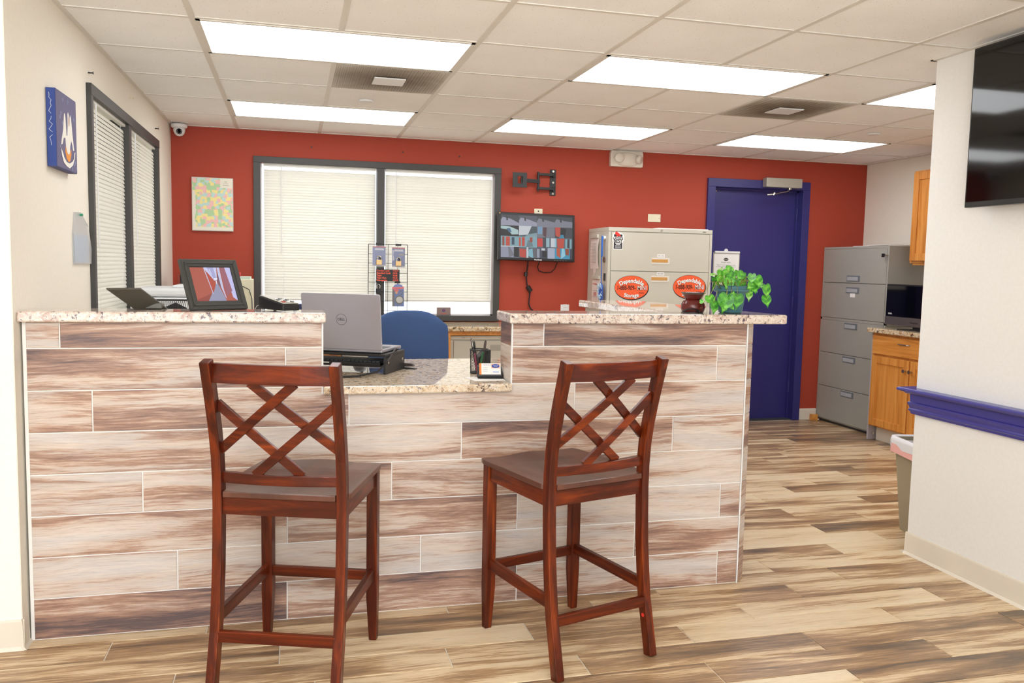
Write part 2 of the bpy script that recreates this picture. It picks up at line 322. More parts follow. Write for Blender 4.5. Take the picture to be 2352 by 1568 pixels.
# ------------------------------------------------------------------ floor
floor = struct(B(-3.2, 5.6, -6.4, 3.04, -.05, -.003).build('floor', M_fgrout))
PM = {}
def plank_mesh(L, W, T, mt, wall=False):
    key = (round(L, 3), round(W, 3), mt.name, wall)
    if key in PM: return PM[key]
    e = .0012; mb = MB(); x, y = L/2, W/2
    lv = [[(-x, -y, 0), (x, -y, 0), (x, y, 0), (-x, y, 0)], [(-x, -y, T-e), (x, -y, T-e), (x, y, T-e), (-x, y, T-e)], [(-x+e, -y+e, T), (x-e, -y+e, T), (x-e, y-e, T), (-x+e, y-e, T)]]
    fs = [(8, 9, 10, 11)]+[(4*l+k, 4*l+(k+1) % 4, 4*l+4+(k+1) % 4, 4*l+4+k) for l in (0, 1) for k in range(4)]
    vs = sum(lv, [])
    if wall: vs = [(p[0], -p[2], p[1]) for p in vs]
    mb.add(vs, fs); PM[key] = mb.mesh('plank', mt); return PM[key]
PHASE = {0: -.227, -1: .354, -2: .022, -3: 2.284, -4: 1.799, -5: 2.26, 1: .089, 2: 2.54, 3: 3.019, 4: 3.385, 5: 3.134, 7: 3.142, 8: 3.771, 9: 3.142, 10: 3.441, 11: 3.706, 12: 4.063, 14: 4.057, 15: 3.752, 17: 4.065, 20: 4.465, 22: 4.645}
LP = .9075
def rowtop(k): return -.647+(.1525*k if k > 0 else .15*k)
rest = MB()
rr = random.Random(3)
for k in range(-37, 25):
    y1 = min(rowtop(k), 3.036); y0 = max(rowtop(k-1), -6.4)
    if y1-y0 < .02: continue
    ph = PHASE.get(k, rr.uniform(0, LP)); n0 = math.ceil((-3.2-ph)/LP)-1
    xl = -.51 if y1 > -.60 else -3.1; xr = 5.56 if y0 > -.40 else 3.33
    x = ph+n0*LP
    while x < xr:
        a0, a1 = max(x, xl), min(x+LP, xr); x += LP
        if a1-a0 < .03: continue
        tone = rr.choice([.22, .3, .36, .44, .5, .6, .7, .4])
        near = y1 > -2.0 and (a1 > -1.1)
        if near:
            o = link('plank', plank_mesh(a1-a0-.0042, y1-y0-.0042, .0032, FLOORTILE), floor, 0, ((a0+a1)/2, (y0+y1)/2, -.0032)); o.color = (tone, 0, 0, 1)
        else:
            rest.box(a0+.0015, a1-.0015, y0+.0015, y1-.0015, -.0032, 0)
tag(rest.build('distant_planks', FLOORTILE, floor), kind='stuff').color = (.55, 0, 0, 1)
# ------------------------------------------------------------------ walls
mb = MB()     # back wall with window and door openings
WX0, WX1, WZ0, WZ1 = .155, 2.035, .945, 2.135
DX0, DX1, DZ = 4.005, 4.905, 2.12
y0, y1 = 3.038, 3.20
for r in ((-.7, WX0, 0, H+.2), (WX0, WX1, 0, WZ0), (WX0, WX1, WZ1, H+.2), (WX1, DX0, 0, H+.2), (DX0, DX1, DZ, H+.2), (DX1, 5.70, 0, H+.2)): mb.box(r[0], r[1], y0, y1, r[2], r[3])
struct(mb.build('wall_back', M_red))
ANG = -.0107; LWO = (-.515, -.645, 0)
def LWm(): return Matrix.Translation(Vector(LWO)) @ Matrix.Rotation(ANG, 4, 'Z')
# local frame of the left wall: +y along the wall away from the camera, x=0 its face, -x outwards
LY0, LY1, LZ0, LZ1 = 1.13, 2.965, .945, 2.13       # window opening, y measured along the wall from its corner
mb = MB()
for r in ((0, LY0, 0, H+.2), (LY0, LY1, 0, LZ0), (LY0, LY1, LZ1, H+.2), (LY1, 3.70, 0, H+.2)): mb.box(-.13, 0, r[0], r[1], r[2], r[3])
lw = struct(mb.build('wall_left', M_cream)); lw.matrix_world = LWm()
struct(B(-3.3, -.64, -.645, -.50, 0, H+.2).build('wall_left_front', M_white))
mbx = B(-.64, -.517, -.647, -.60, 0, H+.2); struct(mbx.build('wall_left_return', M_white))
struct(B(5.568, 5.70, -.60, 3.20, 0, H+.2).build('wall_right', M_cream))
struct(B(3.3336, 5.70, -6.5, -.3945, 0, H+.2).build('wall_right_near', M_white))
struct(B(-3.45, -3.3, -6.5, -.50, 0, H+.2).build('wall_lobby_left', M_white))
mb = MB()
for r in ((-3.45, -2.2, 0, H+.2), (-2.2, 2.2, 0, .4), (-2.2, 2.2, 2.3, H+.2), (2.2, 3.4, 0, H+.2)): mb.box(r[0], r[1], -6.55, -6.4, r[2], r[3])
struct(mb.build('wall_lobby_rear', M_white))
g_ = struct(B(-14, 18, -16, 22, -.16, -.12).build('ground', mat('pale_concrete_ground', (226, 220, 196), .9, bump=(2, 0))))
# ------------------------------------------------------------------ ceiling
G = .6096
ceil = struct(B(-3.4, 5.7, -6.5, 3.2, H+.06, H+.10).build('ceiling', M_grid))
LIGHTS = [(0, 0), (3, 0), (0, 3), (3, 3), (6, 3), (6, 0), (0, -7), (3, -7), (-4, -7)]     # (col,row): 2 x 1 cells; those behind the camera are unseen, added as fill
VENTS = [(1, 1), (5, 1)]
taken = set()
for c_, r_ in LIGHTS: taken |= {(c_, r_), (c_+1, r_)}
taken |= set(VENTS)
CM = {}
for r_ in range(-10, 5):
    ya, yb = r_*G, min((r_+1)*G, 3.038)
    for c_ in range(-6, 10):
        xa, xb = c_*G, min((c_+1)*G, 5.568)
        if xb <= xa: continue
        if c_ < 0 and yb > -.62: xa = max(xa, -.485 if ya > 1.5 else (-.498 if ya > 0 else -.508))
        if xb-xa < .05 or yb-ya < .03 or (c_, r_) in taken: continue
        if xa > 3.34 and yb < -.40: continue
        if c_ < -1 and yb > -.62: continue
        key = (round(xb-xa, 3), round(yb-ya, 3))
        if key not in CM: CM[key] = B(-key[0]/2+.008, key[0]/2-.008, -key[1]/2+.008, key[1]/2-.008, 0, .014).mesh('ceiling_tile', CEILT)
        link('ceiling_tile', CM[key], ceil, 0, ((xa+xb)/2, (ya+yb)/2, H+.003))
def runner(x0, x1, y0, y1): B(x0, x1, y0, y1, H-.001, H+.02).build('grid_runner', M_grid, ceil)
hw = .012
for c_ in range(-5, 10):
    x = c_*G
    segs = []
    ys = -6.1; 
    yend = 3.038 if x > -.45 else -.66
    cuts = sorted([(r*G, (r+1)*G) for (cc, r) in LIGHTS if cc+1 == c_])
    y = ys
    for (ca, cb) in cuts:
        if ca > yend: continue
        runner(x-hw, x+hw, y, ca); y = cb
    if c_ >= 6: y = max(y, -.39)
    runner(x-hw, x+hw, y, yend)
for r_ in range(-9, 5):
    y = r_*G; x0 = -.50 if y > -.62 else -3.3; x1 = 5.56 if y > -.40 else 3.33
    B(x0, x1, y-hw*.8, y+hw*.8, H-.0005, H+.02).build('grid_runner', M_grid, ceil)
for args in ((-.50, 5.568, 3.015, 3.038), (5.545, 5.568, -.39, 3.038), (3.31, 3.3336, -6.4, -.38), (3.31, 5.56, -.3945, -.372)): B(args[0], args[1], args[2], args[3], H-.0015, H+.012).build('wall_angle', M_grid, ceil)
o = B(0, .022, .03, 3.69, H-.0015, H+.012).build('wall_angle', M_grid, ceil); o.matrix_world = LWm()
LBL = {(0, 0): 'large lit ceiling panel nearest the camera, left of the two', (3, 0): 'lit ceiling panel nearest the camera, right of the two', (0, 3): 'lit ceiling panel near the red wall, above the left window', (3, 3): 'middle lit ceiling panel near the red wall, above the wall monitor', (6, 3): 'lit ceiling panel near the red wall, above the blue door', (6, 0): 'lit ceiling panel cut off by the white wall with the television'}
for c_, r_ in LIGHTS:
    t = thing('ceiling_light', LBL.get((c_, r_), 'added ceiling panel behind the camera, unseen fill light for the lobby'), 'ceiling light', ((c_+1)*G, (r_+.5)*G, H), group='recessed fluorescent ceiling lights' if (c_, r_) in LBL else 'added lobby fill panels')
    f_ = MB()
    for (a0, a1, b0, b1) in ((-G+.012, -G+.03, -G/2+.01, G/2-.01), (G-.03, G-.012, -G/2+.01, G/2-.01), (-G+.012, G-.012, -G/2+.01, -G/2+.028), (-G+.012, G-.012, G/2-.028, G/2-.01)): f_.box(a0, a1, b0, b1, -.004, .03)
    f_.build('frame', M_grid, t); B(-G+.03, G-.03, -G/2+.028, G/2-.028, .004, .012).build('diffuser', DIFF, t)
    for sx in (-.42, .42): B(sx-.012, sx+.012, -G/2+.012, -G/2+.024, -.007, -.003).build('latch', M_whitep, t)
for i, (c_, r_) in enumerate(VENTS):
    t = thing('ceiling_vent', ('dusty perforated ceiling vent behind the front left light panel', 'dusty perforated ceiling vent in front of the blue door')[i], 'vent', ((c_+.5)*G, (r_+.5)*G, H), group='perforated ceiling vents')
    B(-G/2+.012, G/2-.012, -G/2+.012, G/2-.012, -.003, .012).build('grille', VENT, t)
    o = MB()
    for k in range(34):
        x = -.27+k*.0164; o.box(x, x+.004, -.27, .27, -.0055, -.002)
    tag(o.build('grille_ribs', VENT, t), kind='stuff')
    B(-.085, .085, -.085, .085, -.014, -.007).build('centre_plate', M_whitep, t, .002)
for i, (x, y) in enumerate(((.846, 1.559), (4.449, 1.50))):
    tag(MB().lathe([(.045, 0), (.045, .010), (.02, .012)], n=28).build('sprinkler_cover', M_whitep, None, loc=(x, y, H-.009)), ('round white sprinkler cover plate beside the left ceiling vent', 'round white sprinkler cover plate near the kitchen corner')[i], 'sprinkler', 'concealed sprinkler covers')
# ------------------------------------------------------------------ windows and blinds
wb = struct(MB().box(WX0-.04, WX0+.012, 3.015, 3.05, WZ0-.03, WZ1+.035).box(WX1-.016, WX1+.036, 3.015, 3.05, WZ0-.03, WZ1+.035).box(WX0-.04, WX1+.036, 3.012, 3.05, WZ1-.01, WZ1+.038).box(WX0-.04, WX1+.036, 3.0, 3.06, WZ0-.032, WZ0+.012).build('window_1', M_dark, bevel=.002))
B(1.058, 1.118, 3.02, 3.12, WZ0, WZ1).build('mullion', M_dark, wb); MB().box(WX0, WX0+.02, 3.09, 3.13, WZ0, WZ1).box(WX1-.02, WX1, 3.09, 3.13, WZ0, WZ1).box(WX0, WX1, 3.09, 3.13, WZ0, WZ0+.022).build('sash', M_whitep, wb)
for xa, xb in ((WX0, 1.058), (1.118, WX1)): B(xa, xb, 3.108, 3.112, WZ0, WZ1).build('pane', GLASS, wb)
wl = struct(MB().box(-.02, .022, LY0-.035, LY0+.006, LZ0-.03, LZ1+.03).box(-.02, .022, LY1-.01, LY1+.032, LZ0-.03, LZ1+.03).box(-.02, .024, LY0-.035, LY1+.032, LZ1-.02, LZ1+.032).box(-.02, .024, LY0-.035, LY1+.032, LZ0-.032, LZ0+.012).build('window_2', M_dark, bevel=.002)); wl.matrix_world = LWm()
LM0, LM1 = 1.985, 2.055
B(-.11, .018, LM0, LM1, LZ0, LZ1).build('mullion', M_dark, wl)
for ya, yb in ((LY0, LM0), (LM1, LY1)): B(-.09, -.086, ya, yb, LZ0, LZ1).build('pane', GLASS, wl)
SL = {}
def slat_mesh(wid, tilt):
    key = (round(wid, 3), tilt)
    if key in SL: return SL[key]
    mb = MB(); n = 4; top = []; prof = []
    for k in range(n+1):
        u = -.0125+.025*k/n; hgt = .0028*(1-(u/.0125)**2)
        prof.append((u*math.cos(tilt)-hgt*math.sin(tilt), u*math.sin(tilt)+hgt*math.cos(tilt)))
    for x in (-wid/2, wid/2):
        for (yy, zz) in prof: top.append((x, yy, zz))
    mb.add(top, [(k, k+1, n+1+k+1, n+1+k) for k in range(n)])
    SL[key] = mb.mesh('slat', BLIND, True); return SL[key]
def blind(label, cx, y, wid, ztop, zbot, tilt, wandx, transform=None):
    t = thing('window_blind', label, 'blind', (cx, y, zbot), group='white horizontal mini blinds')
    B(-wid/2, wid/2, -.014, .014, ztop-zbot-.028, ztop-zbot).build('headrail', mat('blind_rail', (230, 228, 220), .4), t, .002)
    pitch = .0212; n = int((ztop-zbot-.05)/pitch); me = slat_mesh(wid-.006, tilt)
    for k in range(n): link('slat', me, t, 0, (0, 0, .022+k*pitch))
    B(-wid/2+.002, wid/2-.002, -.012, .012, -.004, .010).build('bottom_rail', BLIND, t, .002)
    for q in (-.33, .33): MB().tube([(wid*q, -.014, 0), (wid*q, -.014, ztop-zbot-.02)], .0007, 5).build('ladder_cord', M_whitep, t)
    MB().tube([(wandx, -.022, ztop-zbot-.03), (wandx, -.024, ztop-zbot-.70)], .0035, 6).build('tilt_wand', M_whitep, t)
    if transform: t.matrix_world = transform @ Matrix.Translation((cx, y, zbot))
    return t
T1 = math.radians(62)
blind('white mini blind in left half of the red wall window', .620, 3.068, .862, 2.132, 1.072, T1, -.30)
blind('white mini blind in right half of the red wall window', 1.566, 3.068, .880, 2.132, 1.072, T1, -.355)
LWT = LWm() @ Matrix.Rotation(PI/2, 4, 'Z')      # blind local x -> along the wall, -y -> into the room
T2 = math.radians(71)
blind('white mini blind on the cream wall, nearer the camera, beside the blue canvas', (LY0+LM0)/2, .012, LM0-LY0-.02, LZ1-.005, LZ0+.02, T2, -.32, LWT)
blind('white mini blind on the cream wall, farther half next to the corner', (LM1+LY1)/2, .012, LY1-LM1-.02, LZ1-.005, LZ0+.02, T2, -.30, LWT)
# ------------------------------------------------------------------ door, baseboards, chair rail
B(DX0-.01, DX1+.01, 3.04, 3.20, -.01, .008).build('threshold', M_greyd, None)['kind'] = 'structure'
dr = struct(MB().box(DX0+.012, DX1-.012, 3.115, 3.155, .006, DZ-.012).build('door_1', M_blue))
MB().box(3.945, DX0+.012, 3.012, 3.16, 0, DZ-.012).box(DX1-.012, 4.965, 3.012, 3.16, 0, DZ-.012).box(3.945, 4.965, 3.012, 3.16, DZ-.012, DZ+.062).build('door_frame', M_blue, dr, .002)
MB().box(DX0+.012, DX0+.026, 3.09, 3.115, 0, DZ-.012).box(DX1-.026, DX1-.012, 3.09, 3.115, 0, DZ-.012).box(DX0+.012, DX1-.012, 3.09, 3.115, DZ-.028, DZ-.012).build('door_stop', M_blue, dr)
for hz_ in (.25, 1.05, 1.85): MB().tube([(DX1-.018, 3.088, hz_), (DX1-.018, 3.088, hz_+.10)], .007, 8).build('hinge', M_blue, dr)
MB().tube([(4.01, 3.075, 2.075), (4.055, 3.075, 2.075)], .010, 8).build('door_bolt', M_chrome, dr)
t = thing('door_closer', 'silver hydraulic door closer with bent arm above the blue door', 'door closer', (4.66, 3.0, 2.16))
B(-.185, .175, -.055, .012, -.04, .042).build('body', M_steel, t, .004); MB().tube([(.065, -.03, -.038), (.065, -.03, -.055)], .018, 12).build('spindle', M_chrome, t)
MB().sweep([(.065, -.03, -.055), (.03, -.035, -.075), (-.02, -.04, -.083), (-.10, -.05, -.103)], .014, .006, (0, 0, 1)).build('arm', M_chrome, t)
MB().tube([(-.115, -.05, -.112), (-.10, -.05, -.092)], .012, 10).tube([(-.16, -.03, -.108), (-.115, -.05, -.104)], .008, 8).build('arm_joint', M_chrome, t)
struct(B(4.968, 5.15, 3.022, 3.038, 0, .105).build('baseboard_back', M_base, bevel=.003))
struct(B(3.80, 3.944, 3.022, 3.038, 0, .105).build('baseboard_back_left', M_base, bevel=.003))
def basep(): return [(0, 0), (.016, 0), (.008, .012), (.005, .10), (.003, .108), (0, .108)]
struct(MB().prism(basep(), lambda u, v, d: (3.3336-u, d, v), -6.4, -.387).build('baseboard_right', M_base))
struct(MB().prism(basep(), lambda u, v, d: (d, -.3945+u, v), 3.325, 5.0).build('baseboard_right_end', M_base))
struct(MB().prism(basep(), lambda u, v, d: (d, -.647-u, v), -3.3, -.508).build('baseboard_left', M_base))
struct(MB().prism(basep(), lambda u, v, d: (-.517+u, d, v), -.66, -.584).build('baseboard_left_return', M_base))
# chair rail profile (u = out from wall, v = height)
RP = [(0, .712), (.014, .712), (.016, .722), (.022, .728), (.022, .735), (.018, .740), (.022, .752), (.026, .760), (.026, .768), (.018, .772), (.020, .806), (.036, .812), (.042, .818), (.060, .822), (.064, .829), (.062, .836), (.056, .839), (0, .839)]
RP = [(u, v-.017) for u, v in RP]
tr = MB(); n = len(RP)
pts = [(3.3336-u, -6.4, v) for u, v in RP]+[(3.3336-u, -.3945+u, v) for u, v in RP]+[(5.0, -.3945+u, v) for u, v in RP]
fs = [(k, (k+1) % n, n+(k+1) % n, n+k) for k in range(n)]+[(n+k, n+(k+1) % n, 2*n+(k+1) % n, 2*n+k) for k in range(n)]+[tuple(range(n)), tuple(range(2*n, 3*n))]
tr.add(pts, fs); struct(tr.build('trim_1', M_rail))

# ------------------------------------------------------------------ reception counter (tiled) and its granite tops
YC = -.5834
ct = thing('reception_counter', 'reception counter faced with wood-look plank tiles and white grout', 'counter', (.9, -.49, 0))
INV = Matrix.Translation((-.9, .49, 0))
def rel(mb_):  # world coordinates -> the counter's own
    mb_.v = [(x-.9, y+.49, z) for x, y, z in mb_.v]; return mb_
core = MB().box(-.507, .511, YC+.0032, -.40, 0, 1.145).box(.511, 1.2505, YC+.0032, -.40, 0, .873).box(1.2505, 2.293, YC+.0032, -.40, 0, 1.145).box(2.04, 2.35, -.53, .78, 0, 1.145)
core.prism([(2.293, YC+.0032), (2.350, -.529), (2.350, -.40), (2.293, -.40)], lambda u, v, d: (u, v, d), 0, 1.145)
rel(core).build('core', M_grout, ct)
ROWS = {0: ([-.497, -.389, .509], [.6, .30]), 1: ([-.497, .376, .509], [.42, .6]), 2: ([-.497, -.289, .61, 1.52, 2.294], [.6, .4, .70, .72]), 3: ([-.497, .147, 1.05, 1.963, 2.294], [.58, .62, .42, .5]),
        4: ([-.497, -.128, .775, 1.68, 2.294], [.72, .62, .5, .78]), 5: ([-.497, .38, 1.286, 2.199, 2.294], [.60, .36, .8, .4]), 6: ([-.497, -.013, .892, 1.804, 2.294], [.75, .66, .66, .42]), 7: ([-.497, .379, 1.289, 2.198, 2.294], [.26, .40, .5, .4])}
def walltile(x0, x1, z0, z1, tone, y=YC+.0032):
    g_ = .0024
    o = link('tile', plank_mesh(x1-x0-2*g_, z1-z0-2*g_, .0034, WALLTILE, True), ct, 0, ((x0+x1)/2-.9, y+.49, (z0+z1)/2)); o.color = (.46+(tone-.5)*.75, 0, 0, 1); return o
for k, (xs, tn) in ROWS.items():
    zt = 1.1445 if k == 0 else 1.0513-.1502*(k-1); zb = 1.0513-.1502*k; zb = max(zb, .001)
    for i in range(len(xs)-1):
        walltile(xs[i], xs[i+1], zb, zt, tn[i])
    if k == 0: walltile(1.2505, 1.382, zb, zt, .42); walltile(1.382, 2.294, zb, zt, .36)
    if k == 1: walltile(1.2505, 2.157, zb, zt, .5); walltile(2.157, 2.294, zb, zt, .72)
    # chamfered end of the counter
    o = link('tile', plank_mesh(.074, zt-zb-.0034, .0034, WALLTILE, True), ct, 0, (2.322-.9, -.5565+.49, (zt+zb)/2)); o.rotation_euler = (0, 0, math.radians(42.5)); o.color = ([.7, .35, .55, .3, .6, .4, .5, .35][k], 0, 0, 1)
    if k < 2:
        z0_ = max(zb, .905)
        o = link('tile', plank_mesh(.168, zt-z0_-.0034, .0034, WALLTILE, True), ct, 0, (1.2505-.9, -.488+.49, (zt+z0_)/2)); o.rotation_euler = (0, 0, -PI/2); o.color = ((.25, .62)[k], 0, 0, 1)
        o = link('tile', plank_mesh(.168, zt-z0_-.0034, .0034, WALLTILE, True), ct, 0, (.511-.9, -.488+.49, (zt+z0_)/2)); o.rotation_euler = (0, 0, PI/2); o.color = ((.45, .6)[k], 0, 0, 1)
for (x, z0_, z1_) in ((.5105, .875, 1.145), (1.2500, .875, 1.145), (2.2955, 0, 1.145)):
    rel(B(x-.003, x+.003, YC-.0018, YC+.006, z0_, z1_)).build('edge_trim', M_whitep, ct)
def slab(name, poly, z0_, z1_, mt, label, group=None, bev=.006):
    o = MB().prism(poly, lambda u, v, d: (u, v, d), z0_, z1_).build(name, mt, None, bev); return tag(o, label, 'countertop', group)
slab('granite_countertop', [(-.5145, -.615), (.522, -.615), (.522, -.395), (-.5145, -.395)], 1.145, 1.183, GRANITE, 'raised speckled granite countertop at left, under the black picture frame')
slab('granite_countertop', [(1.232, -.615), (2.466, -.615), (2.43, -.31), (2.392, .35), (2.375, .66), (2.36, .73), (2.27, .795), (2.005, .80), (2.005, -.385), (1.232, -.385)], 1.145, 1.185, GRANITE, 'raised L-shaped granite countertop at right, under the potted plant')
slab('granite_countertop', [(.5145, -.615), (1.2465, -.615), (1.2465, -.395), (2.03, -.395), (2.03, .31), (-.44, .31), (-.44, -.395), (.5145, -.395)], .8735, .905, GRANITE3, 'low granite desk top under the silver laptop, between the raised sections')
t = thing('desk_support', 'wooden panels holding up the low granite desk top behind the counter', 'desk frame', (.8, 0, 0))
for x in (-1.2, -.1, .55, 1.2): B(x-.01, x+.01, -.38, .25, 0, .872).build('support_panel', OAK, t)
# ------------------------------------------------------------------ bar chairs
PROF = [(0, -.273), (.13, -.245), (.2, -.229), (.3, -.216), (.4, -.206), (.55, -.198), (.65, -.196), (.75, -.203), (.85, -.221), (.95, -.247), (1.068, -.281)]
def yr(z):
    for (a0, b0), (a1, b1) in zip(PROF, PROF[1:]):
        if z <= a1: return b0+(b1-b0)*(z-a0)/(a1-a0)
    return PROF[-1][1]
def bar(pts, w_, h_, nm, mt, t, depth=(0, 1, 0), bev=.0025): return MB().sweep(pts, w_, h_, depth).build(nm, mt, t, bev)
def chair(label, x, y, rz):
    t = thing('bar_chair', label, 'bar chair', (x, y, 0), rz, 'red-brown wooden bar chairs at the counter')
    for s in (-1, 1):
        zs = [0, .06, .13, .2, .3, .4, .5, .6, .68, .76, .84, .92, 1.0, 1.068]
        bar([(s*.199, yr(z)+.019, z) for z in zs], .031, .038, 'leg', CW['z'], t, (0, 1, 0), .003)
        o = MB().sweep([(s*.199, .229, 0), (s*.195, .229, .16), (s*.195, .229, .628)], [.028, .039, .039], [.028, .040, .040]).build('leg', CW['z'], t, .0025)
        MB().lathe([(.009, -.001), (.009, .003)], s*.199, .229, 12).build('floor_glide', M_chrome, o); MB().lathe([(.009, -.001), (.009, .003)], s*.199, -.254, 12).build('floor_glide', M_chrome, o)
        bar([(s*.199, -.185, .600), (s*.197, .215, .600)], .056, .020, 'apron', CW['y'], t, (1, 0, 0))
        bar([(s*.197, -.205, .246), (s*.195, .22, .250)], .040, .020, 'stretcher', CW['y'], t, (1, 0, 0))
    bar([(-.19, -.176, .600), (.19, -.176, .600)], .056, .020, 'apron', CW['x'], t)
    bar([(-.18, .236, .600), (.18, .236, .600)], .056, .018, 'apron', CW['x'], t)
    bar([(-.19, yr(.19)+.012, .190), (.19, yr(.19)+.012, .190)], .036, .020, 'stretcher', CW['x'], t)
    bar([(-.18, .229, .241), (.18, .229, .241)], .037, .020, 'stretcher', CW['x'], t)
    bow = lambda x_: -.020*(1-(x_/.185)**2)
    xs = [-.186+.372*k/8 for k in range(9)]
    bar([(x_, yr(1.03)+.027+bow(x_), 1.030) for x_ in xs], .060, .025, 'crest_rail', CW['x'], t)
    bar([(x_, yr(.69)+.022+bow(x_), .692) for x_ in xs], .034, .024, 'lower_rail', CW['x'], t)
    def lat(p0, p1, off):
        P = []
        for k in range(7):
            u = k/6; x_ = p0[0]+(p1[0]-p0[0])*u; z = p0[1]+(p1[1]-p0[1])*u; P.append((x_, yr(z)+off+bow(x_), z))
        bar(P, .029, .014, 'lattice_slat', CW['x'], t, (0, 1, 0), .0015)
    lat((-.188, .780), (.074, 1.004), .020); lat((-.074, .705), (.190, .935), .020)
    lat((-.070, 1.004), (.190, .784), .034); lat((-.190, .932), (.074, .705), .034)
    # saddle seat
    nx, ny = 20, 16; mb_ = MB(); ys = [-.197, -.178]+[-.155+(.274+.155)*k/(ny-2) for k in range(ny-1)]
    def hw_(y_): 
        if y_ < -.16: return .181
        q = .219
        if y_ > .255: q -= .010*((y_-.255)/.019)**2
        return q
    def zt_(u, y_):
        xx = u*.219; yy = (y_+.03)/.17
        d = .013*max(0, 1-(yy)**2)*(.35+.65*min(1, abs(u)*1.6))*max(0, 1-abs(u)**6)
        fr = max(0, (y_-.12)/.15); return .649-d-.004*fr*(1-math.cos(u*PI*2))*.5+.003*fr*math.cos(u*PI)
    for layer in (0, 1):
        for y_ in ys:
            for i in range(nx+1):
                u = -1+2*i/nx; mb_.v.append((u*hw_(y_), y_, zt_(u, y_) if layer else .629))
    W_ = nx+1; NN = W_*len(ys)
    for j in range(len(ys)-1):
        for i in range(nx):
            q = j*W_+i; mb_.f += [(q, q+W_, q+W_+1, q+1), (NN+q, NN+q+1, NN+q+W_+1, NN+q+W_)]
    for i in range(nx): q = (len(ys)-1)*W_+i; mb_.f += [(i, i+1, NN+i+1, NN+i), (q+1, q, NN+q, NN+q+1)]
    for j in range(len(ys)-1): q = j*W_; e = q+nx; mb_.f += [(q+W_, q, NN+q, NN+q+W_), (e, e+W_, NN+e+W_, NN+e)]
    mb_.mi = [0]*len(mb_.f); s_ = mb_.build('seat', SEATW, t, .003)
    return t
c1 = chair('red-brown wooden bar chair with lattice back, in front of the left counter section', .422, -.969, -.336)
c2 = chair('red-brown wooden bar chair with lattice back, before the right counter, red dot on leg', 1.37, -.968, .288)
o = MB().tube([(0, 0, 0), (0, -.0012, 0)], .007, 14).build('price_dot', mat('red_dot', (226, 50, 40), .5), c2); o.location = (.199-.0155, yr(.14)+.018, .14); o.rotation_euler = (0, 0, -PI/2)
# ------------------------------------------------------------------ back office: counters, cabinets
slab('granite_countertop', [(-.468, 2.47), (.12, 2.47), (2.40, 2.47), (2.40, 3.03), (-.468, 3.03)], .868, .905, GRANITE2, 'tan granite counter running under the red wall window')
slab('granite_countertop', [(-.468, .80), (.14, .80), (.14, 2.468), (-.468, 2.468)], .868, .905, GRANITE2, 'granite counter along the cream wall, under the white printer')
def lateral(name, label, x0, x1, y0_, y1_, zt_, seams, mt, group=None, handles=True):
    """lateral file facing -y; seams = z of the joints from the top"""
    t = thing(name, label, 'filing cabinet', ((x0+x1)/2, y1_, 0), group=group); W2 = (x1-x0)/2; D = y1_-y0_
    MB().box(-W2, W2, -D+.012, 0, .0, zt_-.032).build('case', mt, t, .002); B(-W2, W2, -D, 0, zt_-.032, zt_).build('top_band', mt, t, .003)
    B(-W2, -W2+.022, -D+.002, -D+.012, 0, zt_-.034).build('side_stile', mt, t); B(W2-.022, W2, -D+.002, -D+.012, 0, zt_-.034).build('side_stile', mt, t)
    return t, W2, D
for (x0, x1, lab) in ((.76, 1.545, 'putty steel filing cabinet under the back counter, behind the office chair'), (1.576, 2.36, 'putty steel filing cabinet under the back counter, right of the office chair')):
    t, W2, D = lateral('filing_cabinet', lab, x0, x1, 2.53, 3.02, .832, [], M_beige, 'putty filing cabinets under the back counter')
    for (za, zb) in ((.40, .790), (.03, .39)):
        d = B(-W2+.024, W2-.024, -D-.004, -D+.012, za, zb).build('drawer', M_beige, t, .002)
        if True: MB().box(-.08, .08, -D-.006, -D-.003, zb-.075, zb-.03).build('handle', M_steel, d, .001)
    text('HON', .010, M_beige2, t, (-W2+.10, -D-.0008, .815))
    MB().tube([(0, -D-.004, .815), (0, -D, .815)], .008, 12).build('lock', M_chrome, t)
tag(B(1.549, 1.572, 2.505, 3.02, 0, .867).build('oak_divider_panel', OAK, None, .001), 'narrow oak panel between the two putty filing cabinets', 'panel')
o = tag(B(.756, 2.40, 2.503, 2.524, .836, .867).build('oak_apron_board', OAKH, None, .001), 'oak board under the front edge of the back granite counter', 'panel')
t = thing('oak_drawer_cabinet', 'oak drawer cabinet under the back counter, behind the laptop riser', 'cabinet', (.42, 3.0, 0))
B(-.32, .33, -.48, 0, .0, .867).build('case', OAK, t)
for za, zb in ((.69, .84), (.40, .675), (.10, .385)): d = B(-.30, .31, -.50, -.481, za, zb).build('drawer', OAKH, t, .004); MB().tube([(0, -.53, (za+zb)/2), (0, -.50, (za+zb)/2)], [.014, .008], 12).build('knob', M_chrome, d)
t = thing('oak_base_cabinet', 'oak base cabinet under the printer counter along the cream wall', 'cabinet', (-.17, 1.65, 0))
B(-.29, .27, -.82, .80, .10, .867).build('case', OAK, t)
for k in range(3): d = B(.271, .288, -.80+k*.53, -.80+k*.53+.51, .12, .85).build('door', OAK, t, .004)
